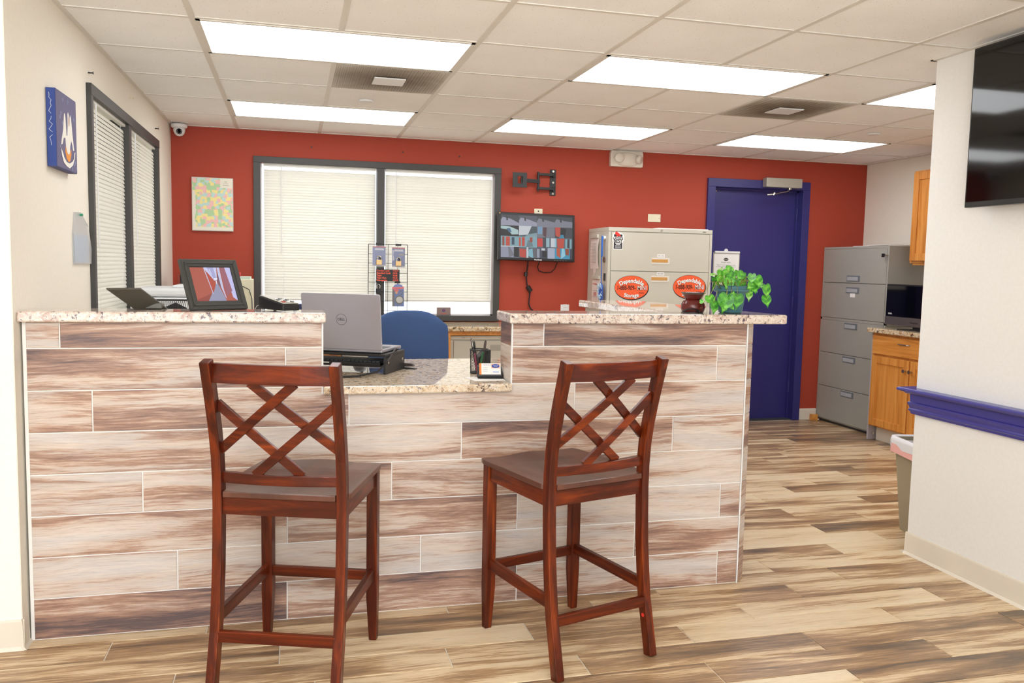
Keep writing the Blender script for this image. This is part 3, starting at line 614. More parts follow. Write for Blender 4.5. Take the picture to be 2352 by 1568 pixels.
# large putty lateral file beside the blue door
FX0, FX1, FY0, FY1, FZ = 2.852, 3.765, 2.56, 3.03, 1.700
t, W2, D = lateral('filing_cabinet', 'tall putty steel filing cabinet beside the blue door, with orange oval stickers', FX0, FX1, FY0, FY1, FZ, [], M_beige)
bigfile = t; cx = (FX0+FX1)/2
for i, (za, zb) in enumerate(((1.353, 1.662), (1.010, 1.347), (.690, 1.004), (.37, .684), (.05, .364))):
    d = MB().box(-W2+.026, W2-.026, -D-.002, -D+.010, za, zb).build('drawer', M_beige, t, .002)
    hx, hz_ = 3.309-cx, (1.437 if i == 0 else zb-.055)
    MB().box(hx-.080, hx+.080, -D-.0045, -D-.002, hz_-.026, hz_+.026).build('handle', mat('handle_cream', (222, 216, 204), .3), d, .0008)
    MB().box(hx-.079, hx+.062, -D-.0062, -D-.0040, hz_-.010, hz_+.014).build('label_strip', mat('tan_label_strip', (204, 150, 80), .35), d)
    if i < 2:
        MB().box(hx-.032, hx+.034, -D-.0030, -D-.0018, hz_+.030, hz_+.056).build('paper_label', M_paper, d); text('1001-1052' if i == 0 else '1053-2045', .0125, flat((60, 60, 60)), d, (hx, -D-.0034, hz_+.042))
MB().tube([(0, -D-.004, 1.684), (0, -D, 1.684)], .009, 14).build('lock', M_chrome, t); text('HON', .012, flat((90, 84, 76)), t, (W2-.075, -D-.0006, 1.682), bold=.0005)
ORG = (242, 96, 48)
def oval(px, pz, label):
    s_ = thing('oval_sticker', label, 'sticker', (px, FY0-.0026, pz), group='orange oval stickers on the filing cabinet')
    fn = lambda u, v, d: (u, -d, v); rx, rz_ = .147, .097
    mb_ = MB().prism(ell(.003, -.004, rx+.002, rz_+.002), fn, 0, .0006, 0).prism(ell(0, 0, rx, rz_), fn, .0006, .0010, 0).prism(ell(0, 0, rx-.0022, rz_-.0022), fn, .0010, .0014, 1)
    mb_.build('backing', [flat((30, 22, 34)), flat(ORG)], s_)
    def dual(tx, sz, z, rot=0, **kw):
        text(tx, sz, flat((40, 24, 40)), s_, (.0012, -.00145, z-.0012), bold=.0028*sz/.05, **kw); text(tx, sz, flat((250, 248, 246)), s_, (0, -.0019, z), bold=.0012*sz/.05, **kw)
    dual('Dependable', .047, .054, arc=(.20, 1), sx=.97); dual('Storage', .044, -.066, arc=(.30, -1), sx=.95)
    text('1-888-909-', .052, flat((36, 16, 16)), s_, (-.128, -.0019, -.004), align='LEFT', sx=.70, bold=.0008); 
    text('MINI', .052, flat((24, 14, 14)), s_, (.0475, -.00185, -.005), align='LEFT', sx=.78, bold=.0013); text('MINI', .052, flat((250, 246, 242)), s_, (.0492, -.0023, -.0035), align='LEFT', sx=.78, bold=-.0002)
    text('(6464)', .018, flat((96, 22, 16)), s_, (.087, -.0019, -.042)); return s_
oval(3.061, 1.219, 'orange oval storage sticker on the tall putty filing cabinet, left, fully visible'); oval(3.572, 1.232, 'orange oval storage sticker on the tall putty cabinet, right, behind the wax warmer')
s_ = thing('award_sticker', 'small black and white award sticker with red dog at cabinet top left', 'sticker', (2.932, FY0-.0026, 1.588))
fn = lambda u, v, d: (u, -d, v)
MB().prism([(-.040, -.066), (.040, -.066), (.040, .05), (.05, .05), (.052, -.002), (.046, .062), (.03, .064), (-.02, .076), (-.034, .066), (-.046, .056), (-.052, .0), (-.044, -.01)][0:4][:2]+[(.043, .0), (.052, .004), (.050, .046), (.038, .060), (.0, .076), (-.03, .074), (-.046, .050), (-.050, .004), (-.042, .0)], fn, 0, .0006).build('backing', flat((238, 238, 236)), s_)
MB().prism([(-.036, -.060), (.036, -.060), (.036, -.012), (-.036, -.012)], fn, .0006, .0010).prism([(-.036, .036), (.036, .036), (.036, .055), (-.036, .055)], fn, .0006, .0010).build('black_panels', flat((36, 36, 44)), s_)
MB().prism([(-.028, .066), (-.018, .080), (-.002, .070), (.014, .058), (.022, .040), (.012, .040), (.002, .046), (-.004, .036), (-.014, .036), (-.016, .050), (-.026, .054)], fn, .0012, .0016).build('dog_silhouette', flat((226, 58, 46)), s_)
for tx, sz, z, cl in (("LATOT'S", .022, .022, (28, 28, 34)), ('BEST', .036, .000, (28, 28, 34)), ('*2020*', .018, -.022, (245, 245, 245))): text(tx, sz, flat(cl), s_, (0, -.0014, z), bold=.0009)
for k in range(4): MB().prism([(-.026, -.033-.006*k), (.026, -.033-.006*k), (.026, -.0355-.006*k), (-.026, -.0355-.006*k)], fn, .0011, .0013).build('print_line', flat((200, 200, 200)), s_)
tag(MB().box(-.24, .24, -.13, .16, 0, .004).box(-.20, .25, -.11, .17, .004, .008).build('loose_papers', M_paper, None, loc=(3.50, 2.72, FZ)), 'loose white papers lying on top of the tall putty cabinet', 'papers')
# things on the left side of the tall cabinet
def sidepaper(yc_, zt_, wy, hz_, label, lines, curl=.0, name='paper_sheet', tint=(238, 226, 218)):
    t_ = thing(name, label, 'paper', (FX0-.0012, yc_, zt_)); t_['group'] = 'papers on the cabinet side'
    mb_ = MB(); n_ = 8
    vs = []
    for k in range(n_+1):
        u = k/n_
        for s in (-1, 1): vs.append((-.001-.012*math.sin(u*PI)*(.4 if s > 0 else 1)-curl*u, s*wy/2, -hz_*u))
    mb_.add(vs, [(2*k, 2*k+1, 2*k+3, 2*k+2) for k in range(n_)]); mb_.build('sheet', mat('pinkish_paper', tint, .7), t_, smooth=True)
    for k in range(lines):
        z = -.05-k*(hz_-.09)/max(1, lines); MB().box(-.0155, -.0145, -wy*.32, wy*.32*(.4+.6*((k*7) % 5)/5), z-.0022, z).build('print_line', flat((150, 140, 140)), t_)
    B(-.018, 0, -wy*.42, wy*.42, -.006, .022).build('clip_bar', M_beige, t_, .003)
    return t_
sidepaper(2.86, 1.625, .20, .26, 'list of figures clipped high on the side of the tall putty cabinet', 14)
tt = sidepaper(2.80, 1.285, .20, .24, 'notice clipped low on the side of the tall putty cabinet, partly red print', 3)
text('1:00', .045, flat((206, 60, 50)), tt, (-.017, 0, -.13), rot=(PI/2, 0, -PI/2)); text('NO PARKING', .018, flat((206, 60, 50)), tt, (-.017, 0, -.045), rot=(PI/2, 0, -PI/2))
tag(MB().prism([(-.09, .16), (.09, .16), (.015, -.06), (-.02, -.03)], lambda u, v, d: (-d, u, v), 0, .002).build('folded_paper', mat('pinkish_paper2', (228, 214, 204), .7), None, loc=(FX0-.001, 2.86, 1.36)), 'folded pink paper corner hanging below the list on the cabinet side', 'paper')
t = thing('fly_swatter', 'blue fly swatter hanging from a white knob on the tall cabinet side', 'fly swatter', (FX0-.028, 2.628, 1.60))
BL = mat('blue_plastic', (46, 104, 196), .4); BL2 = mat('pale_blue_floral_plastic', (190, 222, 240), .5)
B(-.006, .006, -.010, .010, -.14, .03).build('handle', BL, t, .004); MB().tube([(0, 0, -.14), (0, 0, -.36)], .0035, 8).build('shaft', BL, t)
MB().prism([(-.016, -.35), (.016, -.35), (.045, -.385), (.045, -.48), (.030, -.50), (-.030, -.50), (-.045, -.48), (-.045, -.385)], lambda u, v, d: (d, u, v), -.002, .002).build('paddle', BL, t)
rr2 = random.Random(5); fl = MB()
for k in range(16): u, v = rr2.uniform(-.03, .05), rr2.uniform(-.48, -.36); q = rr2.uniform(0, 6); fl.prism([(u+.018*math.cos(q), v+.018*math.sin(q)), (u+.006*math.cos(q+1.6), v+.006*math.sin(q+1.6)), (u-.018*math.cos(q), v-.018*math.sin(q)), (u+.006*math.cos(q-1.6), v+.006*math.sin(q-1.6))], lambda a_, b_, d: (d, a_, b_), -.006-.0004*k, -.0045)
tag(fl.build('flower_petals', BL2, t), kind='stuff')
tag(MB().tube([(0, 0, 0), (-.02, 0, 0)], [.014, .017], 14).build('magnet_hook', M_whitep, None, loc=(FX0, 2.632, 1.615)), 'white round magnet hook at the top of the cabinet side', 'hook')
tag(B(-.006, 0, -.02, .02, -.03, .03).build('dark_magnet', M_greyd, None, .002, loc=(FX0, 2.62, 1.30)), 'dark square magnet low on the tall cabinet side, beside the swatter', 'magnet')
tag(MB().tube([(0, 0, 0), (-.008, 0, 0)], .024, 14).build('round_magnet', mat('brown_magnet', (120, 100, 84), .4), None, loc=(FX0, 2.635, 1.44)), 'round brown magnet behind the fly swatter on the cabinet side', 'magnet')
# ------------------------------------------------------------------ kitchen corner: grey cabinet, oak cabinets, small television
t = thing('filing_cabinet', 'tall grey five-drawer steel filing cabinet in the kitchen corner', 'filing cabinet', (5.36, 2.59, 0), PI/2*-1)
# local frame: +x -> world -y ; +y -> world +x ; front is at local y=-.21
W2 = .442; fy = -.205
MB().box(-W2, W2, fy+.012, .205, .02, .962).box(-W2, W2, fy+.012, .205, .966, 1.603).build('case', M_grey, t, .002); B(-W2+.01, W2-.01, fy+.03, .2, 0, .02).build('plinth', M_greyd, t)
B(-W2, -W2+.02, fy, fy+.012, .03, 1.585).build('side_stile', M_grey, t); B(W2-.02, W2, fy, fy+.012, .03, 1.585).build('side_stile', M_grey, t); B(-W2, W2, fy, fy+.012, 1.585, 1.603).build('top_rail', M_grey, t); B(-W2, W2, fy, fy+.012, .945, .966).build('middle_rail', M_grey, t)
for i, (za, zb, hh) in enumerate(((1.286, 1.583, 1.325), (.969, 1.280, 1.222), (.648, .943, .905), (.338, .643, .607), (.034, .333, .300))):
    d = B(-W2+.023, W2-.023, fy-.002, fy+.011, za, zb).build('drawer', M_grey, t, .0015)
    h_ = MB().box(-.088, .088, fy-.006, fy-.001, hh-.026, hh+.026).build('handle', M_greyh, d, .001); B(-.080, .066, fy-.0072, fy-.0055, hh-.018, hh+.014).build('handle_recess', mat('handle_light', (172, 174, 178), .3), h_)
    if i == 1: B(-.03, .035, fy-.004, fy-.001, hh-.062, hh-.026).build('torn_label', M_paper, d)
MB().tube([(W2-.015, fy-.03, 1.525), (W2-.015, fy, 1.525)], .007, 10).build('key_lock', M_chrome, t); MB().sweep([(W2-.05, fy-.034, 1.523), (W2-.02, fy-.03, 1.523)], .03, .008).build('key', M_black, t, .003)
tag(MB().hexa([(5.165, 2.16, 0), (5.40, 2.18, 0), (5.40, 2.55, 0), (5.155, 2.62, 0), (5.165, 2.16, .004), (5.40, 2.18, .010), (5.40, 2.55, .012), (5.155, 2.62, .004)]).hexa([(5.15, 2.17, .006), (5.30, 2.16, .014), (5.30, 2.40, .012), (5.15, 2.42, .006), (5.15, 2.17, .009), (5.30, 2.16, .020), (5.30, 2.40, .016), (5.15, 2.42, .009)]).build('loose_papers', M_paper, None, loc=(0, 0, 1.604)), 'loose white papers lying on top of the grey filing cabinet', 'papers')
t = thing('oak_base_cabinet', 'honey oak kitchen base cabinet with drawer above two doors', 'cabinet', (5.03, 1.36, 0))
def OB(x0, x1, y0_, y1_, z0_, z1_): return B(x0-5.03, x1-5.03, y0_-1.36, y1_-1.36, z0_, z1_)
OB(5.02, 5.56, .60, 2.115, .125, .892).build('case', OAK, t); OB(5.09, 5.55, .62, 2.10, 0, .125).build('toe_kick', M_base, t)
def panel_door(y0_, y1_, z0_, z1_, par, x=5.02, nm='door', mt=OAK):
    fr = MB(); s = .058
    for (a0, a1, b0, b1) in ((y0_, y0_+s, z0_, z1_), (y1_-s, y1_, z0_, z1_), (y0_+s, y1_-s, z0_, z0_+s), (y0_+s, y1_-s, z1_-s, z1_)): fr.box(x-.020-5.03, x-.0005-5.03, a0-1.36, a1-1.36, b0, b1)
    d = fr.build(nm, mt, par, .003); OB(x-.011, x-.004, y0_+s, y1_-s, z0_+s, z1_-s).build('panel', mt, d); return d
d = OB(5.0, 5.0195, 1.32, 2.095, .722, .872).build('drawer', OAKH, t, .004); MB().tube([(-.03-.0, .30, .824), (-.055, .31, .824), (-.055, .40, .824), (-.03, .41, .824)], .005, 8).build('handle', M_chrome, d)
d = panel_door(1.66, 2.09, .135, .705, t); MB().tube([(-.03, 1.685-1.36, .623), (-.045, 1.685-1.36, .623), (-.060, 1.685-1.36, .623)], [.007, .007, .015], 12).build('knob', M_chrome, d)
d = panel_door(1.22, 1.645, .135, .705, t); MB().tube([(-.03, 1.622-1.36, .623), (-.045, 1.622-1.36, .623), (-.060, 1.622-1.36, .623)], [.007, .007, .015], 12).build('knob', M_chrome, d)
d = OB(5.0, 5.0195, .62, 1.30, .722, .872).build('drawer', OAKH, t, .004); panel_door(.62, 1.20, .135, .705, t)
t2 = slab('granite_countertop', [(4.975, .58), (5.56, .58), (5.56, 2.14), (4.975, 2.14)], .893, .930, GRANITE2, 'tan granite countertop on the oak kitchen base cabinet')
t = thing('end_panel', 'grey steel end panel with bolt, between grey cabinet and oak cabinet', 'panel', (5.1, 2.135, 0)); B(-.075, .055, -.018, .0, 0, .892).build('sheet', mat('lilac_grey_steel', (178, 172, 176), .45), t, .002); MB().tube([(-.03, -.018, .05), (-.03, -.026, .05)], .012, 6).build('bolt', M_chrome, t)
t = thing('oak_wall_cabinet', 'honey oak wall cabinet hanging above the small television', 'cabinet', (5.25, 1.6, 1.45))
B(.0, .31, -.60, .42, .012, .745).build('case', OAK, t)
for (ya, yb) in ((-.10, .405), (-.595, -.11)):
    fr = MB(); s = .058
    for (a0, a1, b0, b1) in ((ya, ya+s, .03, .73), (yb-s, yb, .03, .73), (ya+s, yb-s, .03, .03+s), (ya+s, yb-s, .73-s, .73)): fr.box(-.020, -.0005, a0, a1, b0, b1)
    d = fr.build('door', OAK, t, .003); B(-.011, -.004, ya+s, yb-s, .03+s, .73-s).build('panel', OAK, d)
B(.01, .30, -.59, .40, -.004, .012).build('light_rail', OAK, t)
t = thing('television', 'small black flat television on the tan kitchen countertop', 'television', (5.12, 1.72, .930), -PI/2)
B(-.36, .36, -.025, .03, .030, .36).build('bezel', M_black, t, .006); B(-.35, .35, -.0275, -.024, .105, .348).build('screen', M_gloss, t); B(-.36, .36, -.029, -.020, .030, .098).build('speaker_bar', mat('dark_silver', (120, 112, 110), .3, .6), t, .004)
text('Panasonic', .022, flat((30, 28, 30)), t, (-.02, -.0295, .062), bold=.0004); text('VIERA', .018, flat((220, 220, 222)), t, (-.30, -.0282, .122), bold=.0004)
MB().sweep([(-.16, -.06, .004), (0, -.02, .006), (.16, -.06, .004)], .02, .008, (0, 0, 1)).sweep([(0, .0, .003), (0, .0, .04)], .10, .03).box(-.14, .14, -.03, .09, 0, .008).build('stand', M_black, t)
# large television on the near right wall
t = thing('television', 'large black wall television at the right edge of the picture', 'television', (3.331, -.716, 2.0), -PI/2)
B(.0, 1.20, -.085, -.052, -.335, .342).build('bezel', M_black, t, .003); B(.009, 1.191, -.0872, -.0845, -.312, .334).build('screen', M_gloss, t); B(.25, .95, -.052, -.0, -.16, .16).build('wall_bracket', M_blackm, t)
# ------------------------------------------------------------------ wastebasket
t = thing('wastebasket', 'beige plastic wastebasket with white liner behind the white wall corner', 'wastebasket', (3.715, -.18, 0), math.radians(-12))
def rring(w_, d_, r_, z, n_=5):
    out = []
    for (sx, sy, a0) in ((1, 1, 0), (-1, 1, 90), (-1, -1, 180), (1, -1, 270)):
        for k in range(n_): q = math.radians(a0+90*k/(n_-1)); out.append((sx*(w_-r_)+r_*math.cos(q), sy*(d_-r_)+r_*math.sin(q), z))
    return out
def loft(rings, mb_=None, cap0=True, cap1=False):
    mb_ = mb_ or MB(); n_ = len(rings[0]); fs = [(i*n_+k, i*n_+(k+1) % n_, (i+1)*n_+(k+1) % n_, (i+1)*n_+k) for i in range(len(rings)-1) for k in range(n_)]
    if cap0: fs.append(tuple(range(n_))[::-1])
    if cap1: fs.append(tuple(range((len(rings)-1)*n_, len(rings)*n_)))
    return mb_.add(sum(rings, []), fs)
loft([rring(.165, .12, .03, 0), rring(.215, .140, .045, .485), rring(.222, .147, .045, .485), rring(.222, .147, .045, .50), rring(.208, .133, .04, .50), rring(.16, .115, .03, .012)]).build('bin', mat('khaki_plastic', (160, 150, 126), .5), t, smooth=False)
rg = random.Random(2)
def wav(R_, amp): return [(x+rg.uniform(-amp, amp)*.5, y+rg.uniform(-amp, amp)*.5, z+rg.uniform(-amp, amp)) for x, y, z in R_]
loft([rring(.19, .120, .04, .40, 9), wav(rring(.206, .131, .04, .465, 9), .003), rring(.210, .135, .045, .507, 9), rring(.228, .152, .045, .507, 9), wav(rring(.232, .156, .045, .485, 9), .004), wav(rring(.232, .155, .045, .45, 9), .010)], None, False).build('liner', mat('white_bin_liner', (226, 226, 230), .4), t, smooth=True)
loft([rring(.2305, .1545, .045, .47, 9), wav(rring(.2295, .1535, .045, .42, 9), .006)], None, False).build('pink_liner_edge', mat('pink_bin_liner', (244, 184, 180), .45), t, smooth=True)
tag(MB().hexa([(5.08, 2.985, 0), (5.14, 2.975, 0), (5.14, 3.015, 0), (5.08, 3.02, 0), (5.08, 2.985, .055), (5.14, 2.975, .055), (5.14, 3.015, .055), (5.08, 3.02, .055)]).build('wood_block', OAKH), 'small wood block on the floor by the grey cabinet', 'block')
# ------------------------------------------------------------------ on the back wall
def onback(px_x, z): return (px_x, 3.038, z)
t = thing('wall_map', 'framed pastel county map on the red wall, left of the window', 'map', (-.182, 3.037, 1.592)); B(-.149, .149, -.022, 0, 0, .402).build('frame', mat('pale_frame', (206, 202, 190), .35), t, .002)
B(-.143, .143, -.0235, -.0215, .006, .396).build('map_print', mapmat(), t)
for k, (tx, sz) in enumerate((('MAP', .010), ('LOUISIANA', .007), ('MISSISSIPPI', .009))): text(tx, sz, flat((120, 112, 100)), t, (.096, -.0242, .372-.013*k))
t = thing('security_camera', 'white dome security camera in the upper left corner of the room', 'camera', (-.405, 2.955, H-.004))
MB().lathe([(.058, -.0), (.058, -.018), (.050, -.028)], n=28).build('mount', M_whitep, t, smooth=True)
MB().lathe([(.002, -.088), (.022, -.083), (.036, -.068), (.042, -.048), (.042, -.028)][::-1], n=24).build('dome', M_whitep, t, smooth=True)
MB().tube([(.004, -.036, -.056), (.004, -.043, -.058)], .021, 20).build('lens', M_gloss, t); o = MB()
for k in range(12): q = 2*PI*k/12; o.tube([(.004+.015*math.cos(q), -.044, -.058+.015*math.sin(q)), (.004+.015*math.cos(q), -.0455, -.058+.015*math.sin(q))], .0018, 6)
tag(o.build('infrared_dots', M_whitep, t), kind='stuff')
t = thing('emergency_light', 'cream twin-head emergency light on the red wall under the ceiling', 'emergency light', (3.164, 3.037, 2.300))
MT = mat('cream_plastic', (222, 214, 200), .4)
MB().prism([(-.147, -.058), (-.140, -.066), (.140, -.066), (.147, -.058), (.147, .050), (.138, .067), (-.138, .067), (-.147, .046)], lambda u, v, d: (u, -d, v), 0, .045).build('housing', MT, t, .004)
MB().add([(-.0+ .125*math.cos(q)*math.cos(p), -.045-.030*math.sin(p), -.004+.060*math.sin(q)*math.cos(p)) for p in [k*PI/12 for k in range(7)] for q in [j*2*PI/28 for j in range(28)]], [(28*i+j, 28*i+(j+1) % 28, 28*(i+1)+(j+1) % 28, 28*(i+1)+j) for i in range(6) for j in range(28)]).build('body_shell', MT, t, smooth=True)
MB().tube([(-.082, -.055, .004), (-.086, -.088, .002), (-.088, -.094, .002)], [.036, .040, .034], 24).build('lamp_head', MT, t, smooth=True); MB().tube([(.085, -.058, -.002), (.108, -.080, -.006), (.112, -.084, -.007)], [.034, .038, .032], 24).build('lamp_head', MT, t, smooth=True)
t = thing('monitor_wall_mount', 'empty black swing-arm wall mount above the wall monitor', 'wall mount', (2.52, 3.037, 2.076))
MB().box(-.026, .026, -.008, 0, -.108, .108).build('wall_plate', M_blackm, t, .002)
for z in (-.092, 0.0, .092): MB().tube([(0, -.008, z), (0, -.013, z)], .009, 12).build('bolt', M_chrome, t)
for z in (-.055, .060): MB().sweep([(-.005, -.03, z), (-.14, -.045, z)], .020, .030).tube([(0, -.028, z-.018), (0, -.028, z+.018)], .011, 10).build('arm', M_blackm, t)
MB().tube([(-.14, -.045, -.078), (-.14, -.045, .078)], .010, 12).build('pivot_post', M_blackm, t); MB().sweep([(-.13, -.05, .0), (-.30, -.09, .0)], .030, .018).build('arm', M_blackm, t)
MB().box(-.375, -.255, -.112, -.108, -.060, -.030).box(-.375, -.255, -.112, -.108, .030, .060).box(-.375, -.340, -.112, -.108, -.030, .030).box(-.290, -.255, -.112, -.108, -.030, .030).box(-.345, -.33, -.10, -.085, -.03, .035).box(-.30, -.285, -.10, -.085, -.03, .035).build('screen_plate', M_blackm, t)
# wall monitor with camera views
t = thing('wall_monitor', 'black wall monitor showing a four by four grid of camera views', 'monitor', (2.362, 2.93, 1.615), rot=(math.radians(-6), math.radians(.6), 0))
B(-.330, .330, -.0, .035, -.197, .197).build('bezel', M_black, t, .006); B(-.12, .12, .035, .10, -.08, .08).build('back_bracket', M_blackm, t)
rm = random.Random(11); P_ = []
DK, GR, LV, RD, SK, WH, BK, TL = (64, 66, 74), (120, 122, 134), (156, 158, 176), (196, 74, 58), (150, 196, 210), (206, 212, 218), (28, 28, 32), (60, 140, 170)
for r in range(4):
    for c_ in range(4):
        x0, z0_ = -.308+c_*.154, .088-r*.0875; R_ = lambda a0, b0, a1, b1, cc: P_.append((cc, [(x0+a0*.154, z0_+b0*.0875), (x0+a1*.154, z0_+b0*.0875), (x0+a1*.154, z0_+b1*.0875), (x0+a0*.154, z0_+b1*.0875)]))
        Q_ = lambda pts, cc: P_.append((cc, [(x0+u*.154, z0_+v*.0875) for u, v in pts]))
        if r == 0:
            R_(0, 0, 1, 1, DK if c_ != 1 else (84, 86, 98)); Q_([(0, 0), (1, 0), (1, .25+.1*c_), (.55, .62), (.1, .78), (0, .5)], LV if c_ in (0, 1) else (128, 130, 144)); Q_([(.3, .5), (.4, .48), (.36, .8), (.3, .82)], BK)
        elif r == 1:
            if c_ == 0: R_(0, 0, 1, 1, BK); Q_([(0, .95), (.5, .9), (.95, .6), (.98, .2), (.6, .15), (.4, .6), (0, .7)], (178, 204, 206)); Q_([(.3, .7), (.5, .75), (.6, .4), (.45, .35)], (70, 110, 140))
            elif c_ == 1: R_(0, 0, 1, 1, (70, 84, 92)); Q_([(0, .1), (.5, .2), (.7, 1), (0, 1)], WH); Q_([(.3, 0), (1, 0), (1, .4), (.55, .25)], (130, 160, 168))
            elif c_ == 2: R_(0, 0, 1, 1, GR); R_(.05, .3, .3, 1, (120, 160, 190)); Q_([(.32, .2), (.52, .0), (.55, .95), (.34, .95)], (90, 60, 66))
            else: R_(0, 0, 1, 1, DK); Q_([(.05, .2), (.3, .05), (.32, 1), (.02, 1)], RD); Q_([(.34, 0), (.6, 0), (.65, .9), (.34, .95)], BK); Q_([(.25, 0), (.55, 0), (.5, .3), (.35, .3)], TL)
        elif r == 2:
            R_(0, 0, 1, 1, (132, 170, 182) if c_ in (0, 1) else (98, 104, 114))
            if c_ == 0: R_(.08, .1, .2, .95, (150, 70, 60)); R_(.28, .1, .5, .95, RD); R_(.6, .2, .75, .9, (60, 76, 96)); R_(.0, 0, 1, .08, WH)
            elif c_ == 1: R_(0, .1, .1, .9, RD); R_(.16, .1, .32, .95, RD); Q_([(.4, 0), (.8, .1), (.7, .6), (.5, .7)], (108, 130, 138)); R_(.6, .5, .75, .95, (160, 70, 60))
            elif c_ == 2: R_(.02, .1, .32, .9, (208, 66, 58)); Q_([(.34, 0), (.5, 0), (.5, 1), (.34, 1)], DK); R_(.52, .1, .7, .95, (150, 186, 200)); R_(.78, .1, 1, .95, WH)
            else: R_(0, .1, .1, .95, SK); Q_([(.16, .05), (.5, .0), (.55, .95), (.12, .9)], RD); R_(.6, 0, .95, .9, (130, 176, 190)); Q_([(.7, .1), (.85, .0), (.85, .9), (.72, .9)], DK)
        else:
            if c_ == 0: R_(0, 0, 1, 1, (150, 154, 174)); Q_([(.45, 0), (.75, .2), (.5, 1), (.4, 1)], GR); R_(.72, .05, 1, 1, BK)
            elif c_ == 1: R_(0, 0, 1, 1, (96, 100, 108)); Q_([(.05, .1), (.38, 0), (.4, .8), (.02, .85)], RD); R_(.42, 0, .52, 1, WH); Q_([(.5, .2), (.8, .0), (.75, .9), (.55, .8)], (130, 184, 200))
            elif c_ == 2: R_(0, 0, 1, 1, (70, 76, 92)); R_(0, .05, .15, .9, LV); R_(.6, 0, 1, 1, (172, 180, 200)); R_(.25, .75, .45, .95, WH); R_(.30, .1, .55, .7, BK)
            else: R_(0, 0, 1, 1, (64, 150, 184)); Q_([(.12, .3), (.32, .1), (.3, 1), (.1, 1)], (196, 84, 48)); Q_([(.62, .4), (.8, .35), (.82, 1), (.6, 1)], (150, 74, 50)); Q_([(.35, 0), (.6, .3), (.55, 1), (.4, 1)], (150, 206, 226)); R_(.86, 0, 1, 1, DK)
picture('screen_image', P_, lambda u, v, d: (u, -d, v), t, emit=.62, base_off=.0012, step=.00002)
text('ViewSonic', .016, flat((226, 226, 228)), t, (.01, -.0006, -.187), bold=.0004); MB().box(-.322, -.312, -.001, 0, .184, .192).build('badge', flat((214, 170, 90)), t)
for k in range(5): MB().box(.15+.025*k, .158+.025*k, -.001, 0, -.191, -.188).build('button', M_greyh, t)
tag(MB().tube([(2.30, 2.96, 1.43), (2.305, 3.0, 1.36), (2.30, 3.015, 1.30), (2.31, 3.02, 1.22), (2.34, 3.02, 1.17), (2.335, 3.02, 1.12), (2.33, 3.02, 1.06), (2.345, 3.02, 1.02), (2.38, 3.02, .99)], .006, 7).tube([(2.30, 3.014, 1.325), (2.295, 3.014, 1.29)], .015, 8).tube([(2.315, 3.018, 1.205), (2.345, 3.018, 1.165)], .020, 8).build('power_cable', M_black), 'thick black cable hanging down the wall below the wall monitor', 'cable')
tag(MB().tube([(2.40, 2.96, 1.425), (2.395, 3.0, 1.37), (2.41, 3.02, 1.34), (2.45, 3.02, 1.325), (2.52, 3.02, 1.328), (2.55, 3.01, 1.36), (2.56, 2.97, 1.42)], .004, 7).build('looped_cable', M_black), 'thin black cable loop just below the wall monitor', 'cable')
def plate(x, z, w_, h_, label, mt, kind='blank'):
    t_ = thing('wall_plate', label, 'wall plate', (x, 3.0375, z)); B(-w_/2, w_/2, -.005, 0, -h_/2, h_/2).build('plate', mt, t_, .0015)
    if kind == 'blank':
        for s in (-1, 1): MB().tube([(s*w_*.38, -.005, 0), (s*w_*.38, -.0062, 0)], .003, 8).build('screw', M_chrome, t_)
    elif kind == 'hole': MB().tube([(0, -.005, 0), (0, -.006, 0)], .006, 10).build('hole', M_black, t_)
    else:
        for z_ in (-.024, .024): MB().box(-.017, .017, -.0065, -.005, z_-.013, z_+.013).build('socket', mt, t_, .001)
    return t_
plate(2.40, 1.835, .072, .040, 'ivory wall plate peeking out above the wall monitor', M_cream2, 'hole'); plate(3.45, 1.813, .118, .068, 'ivory blank wall plate above the tall putty cabinet', M_cream2)
plate(2.655, 1.02, .076, .07, 'white outlet on the red wall just above the right counter', M_whitep, 'socket')
t = thing('window_sill_sign', 'small brown tent card standing on the window sill at right', 'sign', (1.607, 3.03, .958)); B(-.058, .058, -.004, .004, 0, .066).build('card', mat('taupe_card', (132, 112, 106), .5), t, .004); MB().prism(ell(0, .040, .014, .012, 16), lambda u, v, d: (u, -.0042-d, v), 0, .0004).build('logo', flat((54, 66, 120)), t); text('B', .02, flat((200, 70, 60)), t, (.002, -.0052, .040)); B(-.026, .026, -.0048, -.0042, .012, .017).build('print_line', flat((190, 90, 80)), t)
for i, (x, z) in enumerate(((.55, 2.262), (1.26, 2.262), (1.72, 2.25))): tag(MB().tube([(0, 0, 0), (0, -.014, 0)], [.0035, .006], 8).build('wall_screw', M_black, None, loc=(x, 3.038, z)), ('first small screw in the red wall above the window, from the left', 'middle small screw in the red wall above the window', 'last small screw in the red wall above the window, from the left')[i], 'screw', 'screws above the window')
